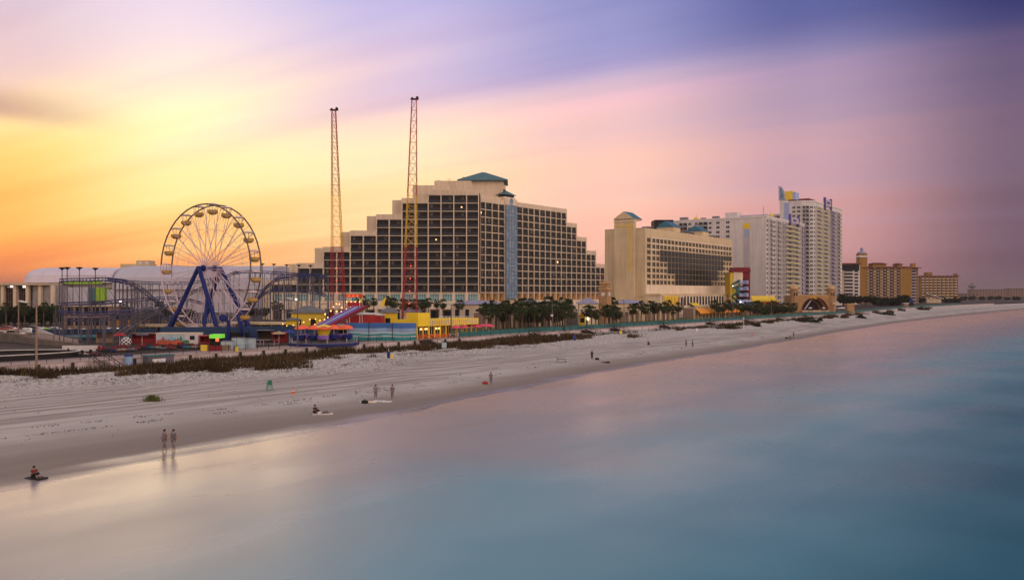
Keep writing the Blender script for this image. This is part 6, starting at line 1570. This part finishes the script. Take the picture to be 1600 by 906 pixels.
# ---------------------------------------------------------------- people
def skin_obj(name, verts, edges, radii, k, parent, sub=1, root=0, loc=(0,0,0)):
    me = bpy.data.meshes.new(name); me.from_pydata(verts, edges, []); me.materials.append(M[k])
    o = link(name, me, parent, loc); md = o.modifiers.new('skin', 'SKIN'); md.use_smooth_shade = True
    for i, v in enumerate(me.skin_vertices[0].data): r_ = radii[i]; v.radius = (r_, r_) if not isinstance(r_, tuple) else r_; v.use_root = (i == root)
    sm = o.modifiers.new('sub', 'SUBSURF'); sm.levels = sub; sm.render_levels = sub
    return o
def person(lb, X, Y, Z, rz, pose, top, bottom, hairk='hair', scale=1.0, group=None):
    t = thing('person', lb, 'person', (X, Y, Z), rz, group); t.scale = (scale,)*3
    # joints: facing -y
    J = dict(pel=(0,0,.95), wai=(0,0,1.12), che=(0,-.01,1.33), nec=(0,0,1.50), hea=(0,-.02,1.60), top_=(0,-.01,1.74))
    def limbs(hipz, d):
        return d
    if pose in ('stand','walk'):
        s = .22 if pose == 'walk' else .05
        J.update(hL=(.09,0,.92), kL=(.10,-s*.7,.50), aL=(.10,-s*.6+.02,.08), tL=(.11,-s*.6-.16,.04), hR=(-.09,0,.92), kR=(-.10,s*.3-.03,.50), aR=(-.10,s*1.2,.09), tR=(-.11,s*1.2-.15,.04),
                 sL=(.19,0,1.42), eL=(.25,.03+s*.4,1.15), wL=(.24,-.10+s*.8,.92), sR=(-.19,0,1.42), eR=(-.25,.03-s*.3,1.15), wR=(-.24,-.12-s*.8,.93))
    elif pose == 'sit':
        J = {k: (x, y, z-.83) for k, (x, y, z) in J.items()}
        J.update(hL=(.10,0,.11), kL=(.14,-.38,.42), aL=(.13,-.62,.07), tL=(.13,-.80,.05), hR=(-.10,0,.11), kR=(-.14,-.40,.40), aR=(-.13,-.66,.07), tR=(-.13,-.84,.05),
                 sL=(.19,0,.58), eL=(.26,-.12,.38), wL=(.14,-.33,.44), sR=(-.19,0,.58), eR=(-.26,-.10,.36), wR=(-.14,-.34,.43))
    elif pose == 'lie':
        J = dict(pel=(0,0,.12), wai=(0,.17,.12), che=(0,.38,.15), nec=(0,.55,.17), hea=(0,.66,.19), top_=(0,.80,.19), hL=(.09,-.03,.11), kL=(.12,-.40,.28), aL=(.12,-.80,.08), tL=(.12,-.92,.16), hR=(-.09,-.03,.11), kR=(-.12,-.45,.12), aR=(-.12,-.88,.08), tR=(-.12,-.95,.2),
                 sL=(.19,.47,.14), eL=(.28,.25,.10), wL=(.26,0,.08), sR=(-.19,.47,.14), eR=(-.28,.25,.10), wR=(-.26,0,.08))
    rad = dict(pel=.125, wai=.11, che=.135, nec=.055, hea=.088, top_=.07, hL=.09, kL=.058, aL=.040, tL=.032, hR=.09, kR=.058, aR=.040, tR=.032, sL=.06, eL=.042, wL=.028, sR=.06, eR=.042, wR=.028)
    ks = list(J); vs = [J[k] for k in ks]; rr = [rad[k] for k in ks]; ix = {k: i for i, k in enumerate(ks)}
    E_ = [('pel','wai'),('wai','che'),('che','nec'),('nec','hea'),('hea','top_'),('pel','hL'),('hL','kL'),('kL','aL'),('aL','tL'),('pel','hR'),('hR','kR'),('kR','aR'),('aR','tR'),('che','sL'),('sL','eL'),('eL','wL'),('che','sR'),('sR','eR'),('eR','wR')]
    ed = [(ix[a], ix[b]) for a, b in E_]
    for s_, w_, e_ in ((1,'wL','eL'),(-1,'wR','eR')):
        d = (Vector(J[w_])-Vector(J[e_])).normalized(); sd = Vector((0,1,0)) if abs(d.y) < .8 else Vector((1,0,0)); pb = Vector(J[w_])+d*.05; pi_ = len(vs); vs.append(tuple(pb)); rr.append(.022); ed.append((ix[w_], pi_))
        for f in range(5):
            o_ = sd*(-.034+.017*f); ln = [.06,.075,.08,.075,.055][f]; b0 = pb+d*(.03 if f else .0)+o_; i0 = len(vs); vs.append(tuple(b0)); rr.append(.009); vs.append(tuple(b0+d*ln+Vector((-.02*s_,0,0)))); rr.append(.008); ed += [(pi_, i0), (i0, i0+1)]
    skin_obj('body', vs, ed, rr, 'skin', t)
    def part(nm, keys, edges, k, g):
        skin_obj(nm, [J[a] for a in keys], [(keys.index(a), keys.index(b)) for a, b in edges], [rad[a]*g*1.06+.022 for a in keys], k, t)
    mid = lambda a, b, f: tuple(Vector(J[a]).lerp(Vector(J[b]), f))
    J['uL'] = mid('sL','eL',.7); J['uR'] = mid('sR','eR',.7); rad['uL'] = rad['uR'] = .05
    part('shirt', ['pel','wai','che','sL','uL','sR','uR'], [('pel','wai'),('wai','che'),('che','sL'),('sL','uL'),('che','sR'),('sR','uR')], top, 1.04)
    J['cL'] = mid('kL','aL',.6); J['cR'] = mid('kR','aR',.6); rad['cL'] = rad['cR'] = .055
    part('trousers', ['pel','hL','kL','cL','hR','kR','cR'], [('pel','hL'),('hL','kL'),('kL','cL'),('pel','hR'),('hR','kR'),('kR','cR')], bottom, 1.04)
    h = Vector(J['hea']); ax = (Vector(J['top_'])-Vector(J['nec'])).normalized(); f_ = Vector((0,-1,0)) if pose != 'lie' else Vector((0,0,1))
    m = MB(); m.lathe([(.02,-.02),(.085,.0),(.104,.06),(.095,.12),(.05,.165),(.01,.175)], hairk, 10); o = m.build('hair', t, h-f_*.025+ax*.01, smooth=True); o.rotation_euler = ax.to_track_quat('Z','Y').to_euler()
    fm = MB(); s_ = Vector((1,0,0))
    for sgn in (-1,1): c = h+f_*.092+s_*.034*sgn+ax*.045; fm.box(c.x-.012,c.x+.012,c.y-.008,c.y+.008,c.z-.007,c.z+.007,'black')
    fm.build('eyes', t); c = h+f_*.10+ax*.02; fm = MB(); fm.box(c.x-.012,c.x+.012,c.y-.018,c.y+.018,c.z-.02,c.z+.02,'skin'); fm.build('nose', t); c = h+f_*.09-ax*.02; fm = MB(); fm.box(c.x-.025,c.x+.025,c.y-.006,c.y+.006,c.z-.006,c.z+.006,'maroon'); fm.build('mouth', t)
def towel(lb, px, py, rz, k, L=1.9, W=.9):
    X, Y, Z = beach_at(px, py); t = thing('beach_towel', lb, 'towel', (X, Y, Z+.03), rz); m = MB(); n = 8
    vs = [(-W/2+W*j, -L/2+L*i/n, .03+.02*math.sin(i*1.7+j)) for i in range(n+1) for j in (0,1)]+[(-W/2+W*j, -L/2+L*i/n, -.06) for i in range(n+1) for j in (0,1)]; q = 2*(n+1)
    m.mesh(vs, [(2*i,2*i+1,2*i+3,2*i+2) for i in range(n)]+[(2*i,2*i+2,q+2*i+2,q+2*i) for i in range(n)]+[(2*i+1,q+2*i+1,q+2*i+3,2*i+3) for i in range(n)]+[(0,q,q+1,1),(2*n,2*n+1,q+2*n+1,q+2*n)], k); m.build('cloth', t)
def bp(px, py): return beach_at(px, py)
person('person standing in dark clothes on the middle of the sand', *bp(925,562), -.4, 'stand', 'cloth_dark', 'cloth_dark')
person('person in dark clothes sitting alone near the dune below the clock tower', *bp(1013,538.5), .5, 'sit', 'cloth_red', 'cloth_dark')
person('seated person in dark red on a dark mat at the bottom left of the sand', *bp(53,745), 1.0, 'sit', 'cloth_red', 'cloth_dark', scale=.85)
towel('dark mat under the seated person at the bottom left', 57, 747, 1.2, 'black', 1.3, .8)
person('person in dark clothes sitting beside the pale towel at left centre', *bp(492,645.5), 1.0, 'sit', 'cloth_dark', 'cloth_dark')
person('person lying on the pale lilac towel at left centre', *bp(504,646.5), 1.9, 'lie', 'cloth_white', 'cloth_grey')
towel('pale lilac towel under the lying person at left centre', 504, 646.5, 1.9, 'white_wall', 2.1, 1.0)
towel('cream towel, left of the pair of towels at the centre of the sand', 575, 628, 1.3, 'stucco_light'); towel('white towel, right of the pair of towels at the centre of the sand', 597, 627, 1.2, 'cloth_white', 2.2)
person('left of the two grey-clad people strolling by the water at lower left', *bp(257,704), -.7, 'walk', 'cloth_mauve', 'cloth_mauve')
person('right of the two grey-clad people strolling by the water at lower left', *bp(271,704), -.5, 'walk', 'cloth_grey', 'cloth_mauve')
person('person in pale mauve standing just behind the cream towel', *bp(587,624), .3, 'stand', 'cloth_mauve', 'cloth_mauve'); person('person in pale mauve standing behind the white towel', *bp(613,624), -.2, 'stand', 'cloth_grey', 'cloth_mauve')
person('person in grey standing by the red bag near the water', *bp(767,601), .2, 'stand', 'cloth_grey', 'cloth_mauve')
person('person lying on the sand right of the standing dark figure', *bp(947,567), 1.6, 'lie', 'cloth_red', 'cloth_dark')
person('left of the two grey people standing near the water at centre right', *bp(1072,542), .2, 'stand', 'cloth_mauve', 'cloth_grey'); person('right of the two grey people standing near the water at centre right', *bp(1082,543), 1.2, 'walk', 'cloth_grey', 'cloth_grey')
person('person in grey sitting by the pile of beach gear at far right of the sand', *bp(1234,529), .8, 'sit', 'cloth_dark', 'cloth_grey'); person('person in grey standing by the pile of beach gear', *bp(1240,528), .1, 'stand', 'cloth_mauve', 'cloth_grey')
def small(nm, lb, cat, px, py, fn):
    X, Y, Z = bp(px, py); t = thing(nm, lb, cat, (X, Y, Z)); fn(t)
    if nm == 'lifeguard_chair': t.scale = (.62,.62,.72)
    if nm == 'beach_sign' and px > 800: t.scale = (.6,.6,.8)
def bag(k):
    def f(t): m = MB(); m.lathe([(.22,0),(.3,.12),(.26,.32),(.1,.38)],k,8,sx=1.4,sy=.8); m.build('bag_body', t); m = MB(); m.tube((-.15,0,.36),(0,0,.52),.02,k); m.tube((0,0,.52),(.15,0,.36),.02,k); m.build('strap', t)
    return f
small('beach_bag', 'red bag on the sand beside the grey standing person', 'bag', 758, 600, bag('red_paint')); small('beach_bag', 'dark bag on the sand right of the standing dark figure', 'bag', 933, 562, bag('black')); small('beach_bag', 'small dark bag on the cream towel', 'bag', 570, 630, bag('black'))
def cone(t): m = MB(); m.lathe([(.17,.05),(.03,.7)],'red_orange',10); m.build('cone_body', t); m = MB(); m.box(-.22,.22,-.22,.22,0,.05,'red_orange'); m.build('base', t); m = MB(); m.lathe([(.125,.32),(.10,.44)],'cloth_white',10); m.build('band', t)
small('traffic_cone', 'orange cone on the sand right of the green lifeguard chair', 'cone', 458, 615, cone)
small('traffic_cone', 'tiny orange cone far along the sand below the orange awning', 'cone', 1176, 522.5, cone)
def chair(t):
    for x in (-.45,.45):
        for y in (-.4,.4): m = MB(); m.tube((x*1.15,y*1.2,0),(x*.8,y*.7,1.5),.05,'green_paint'); m.build('leg', t)
    m = MB(); m.box(-.42,.42,-.35,.35,.95,1.02,'green_paint'); m.build('seat', t); m = MB(); m.box(-.42,.42,.3,.38,1.02,1.75,'green_paint'); m.build('backrest', t); m = MB(); m.box(-.5,-.4,-.35,.35,1.25,1.3,'green_paint'); m.build('armrest', t); m = MB(); m.box(.4,.5,-.35,.35,1.25,1.3,'green_paint'); m.build('armrest', t)
    m = MB()
    for i in range(4): m.box(-.45,.45,-.62+.04*i,-.5+.04*i,.15+.22*i,.2+.22*i,'green_paint')
    m.build('footrest', t)
small('lifeguard_chair', 'tall green lifeguard chair on the left sand', 'lifeguard chair', 421, 610, chair)
def bins(t):
    for x, k, h in ((0,'steel_blue',1.3),(.55,'yellow_panel',.8)): m = MB(); m.lathe([(.2,.25),(.26,h),(.1,h+.1)],k,10,(x,0,0)); m.build('bin', t)
    m = MB(); m.tube((0,.1,0),(0,.1,1.9),.04,'cloth_white'); m.build('post', t)
small('beach_bin', 'blue and yellow bins on a post below the painted surf wall', 'bin', 607, 562, bins)
def sign(k):
    def f(t): m = MB(); m.tube((-.35,0,0),(-.35,0,1.5),.04,'wood_tan'); m.tube((.35,0,0),(.35,0,1.5),.04,'wood_tan'); m.build('frame', t); m = MB(); m.box(-.45,.45,-.05,.0,.55,1.6,k); m.build('panel', t)
    return f
small('beach_sign', 'pale framed notice sign in the dune below the yellow cafe', 'sign', 694, 548, sign('mural_foam')); small('beach_sign', 'small white sign in the dune right of the dense palm row', 'sign', 873, 530, sign('cloth_white')); small('beach_sign', 'white twin notice sign on a thin post before the orange awning', 'sign', 1089, 520, sign('cloth_white')); small('beach_sign', 'small yellow sign in the dune right of the clock tower', 'sign', 970, 524, sign('yellow_panel'))
def pole(t): m = MB(); m.tube((0,0,0),(0,0,3.4),.08,'cloth_white'); m.build('pole', t); m = MB(); m.box(-.15,.15,-.05,.05,3.4,3.9,'cloth_white'); m.build('marker', t)
small('marker_pole', 'thin white marker pole on the sand before the shrub dune', 'pole', 1162, 516, pole)
def folded(t): m = MB(); m.tube((0,0,0),(0,0,.9),.035,'cloth_white'); m.build('pole', t); m = MB(); m.lathe([(.1,.8),(.32,1.0),(.3,1.5),(.2,1.9),(.05,2.1)],'cloth_blue',8); m.build('canopy', t)
small('folded_umbrella', 'folded dark blue beach umbrella at the dune edge left of the clock tower', 'umbrella', 898, 538, folded)
def cart(t):
    m = MB(); m.box(-.8,.8,-.3,.3,.55,.62,'steel_grey'); m.box(-.8,-.74,-.3,.3,.6,1.1,'steel_grey'); m.build('seat', t)
    for x in (-.7,.7): m = MB(); m.tube((x,-.3,0),(x,.3,.6),.04,'steel_grey'); m.tube((x,.3,0),(x,-.3,.6),.04,'steel_grey'); m.build('leg', t)
small('beach_bench', 'grey folding beach seat on the middle sand left of the standing dark figure', 'bench', 877, 566, cart)
small('beach_bag', 'pile of dark beach gear beside the sitting grey person', 'gear', 1229, 529, bag('black'))
t = ything('trash_can', 'blue-grey bin standing before the sea wall at left', 'bin', 201, 139, z=2.2); t.location = (*CW(cpx(201,124.3),124.3),2.2); m = MB(); m.lathe([(.55,0),(.6,1.3)],'mural_sky',12); m.build('body', t); m = MB(); m.lathe([(.66,1.3),(.6,1.55),(.1,1.65)],'steel_blue',12); m.build('lid', t)
t = thing('storage_box', 'grey equipment box with white panel before the sea wall at left', 'box', (*CW(cpx(248,124),124),2.2), COAST); m = MB(); m.box(-2.2,2.0,-.9,.6,0,1.1,'steel_grey'); m.box(-1.5,.6,-.95,-.9,.15,.7,'cloth_white'); m.build('body', t); m = MB(); m.box(-2.3,2.1,-1,.7,1.1,1.25,'teal_paint'); m.build('lid', t)

# ---------------------------------------------------------------- air
if HAZE:
    m = bpy.data.materials.new('haze_air'); m.use_nodes = True; n = m.node_tree.nodes; n.remove(n['Principled BSDF'])
    pv = n.new('ShaderNodeVolumePrincipled'); pv.inputs['Density'].default_value = HAZE; pv.inputs['Color'].default_value = (.42,.35,.41,1); pv.inputs['Anisotropy'].default_value = 0
    m.node_tree.links.new(pv.outputs[0], n['Material Output'].inputs['Volume']); M['haze_air'] = m
    mb = MB(); mb.box(-9100,14100,-3100,14100,-4,110,'haze_air'); tag(mb.build('haze'), kind='stuff')
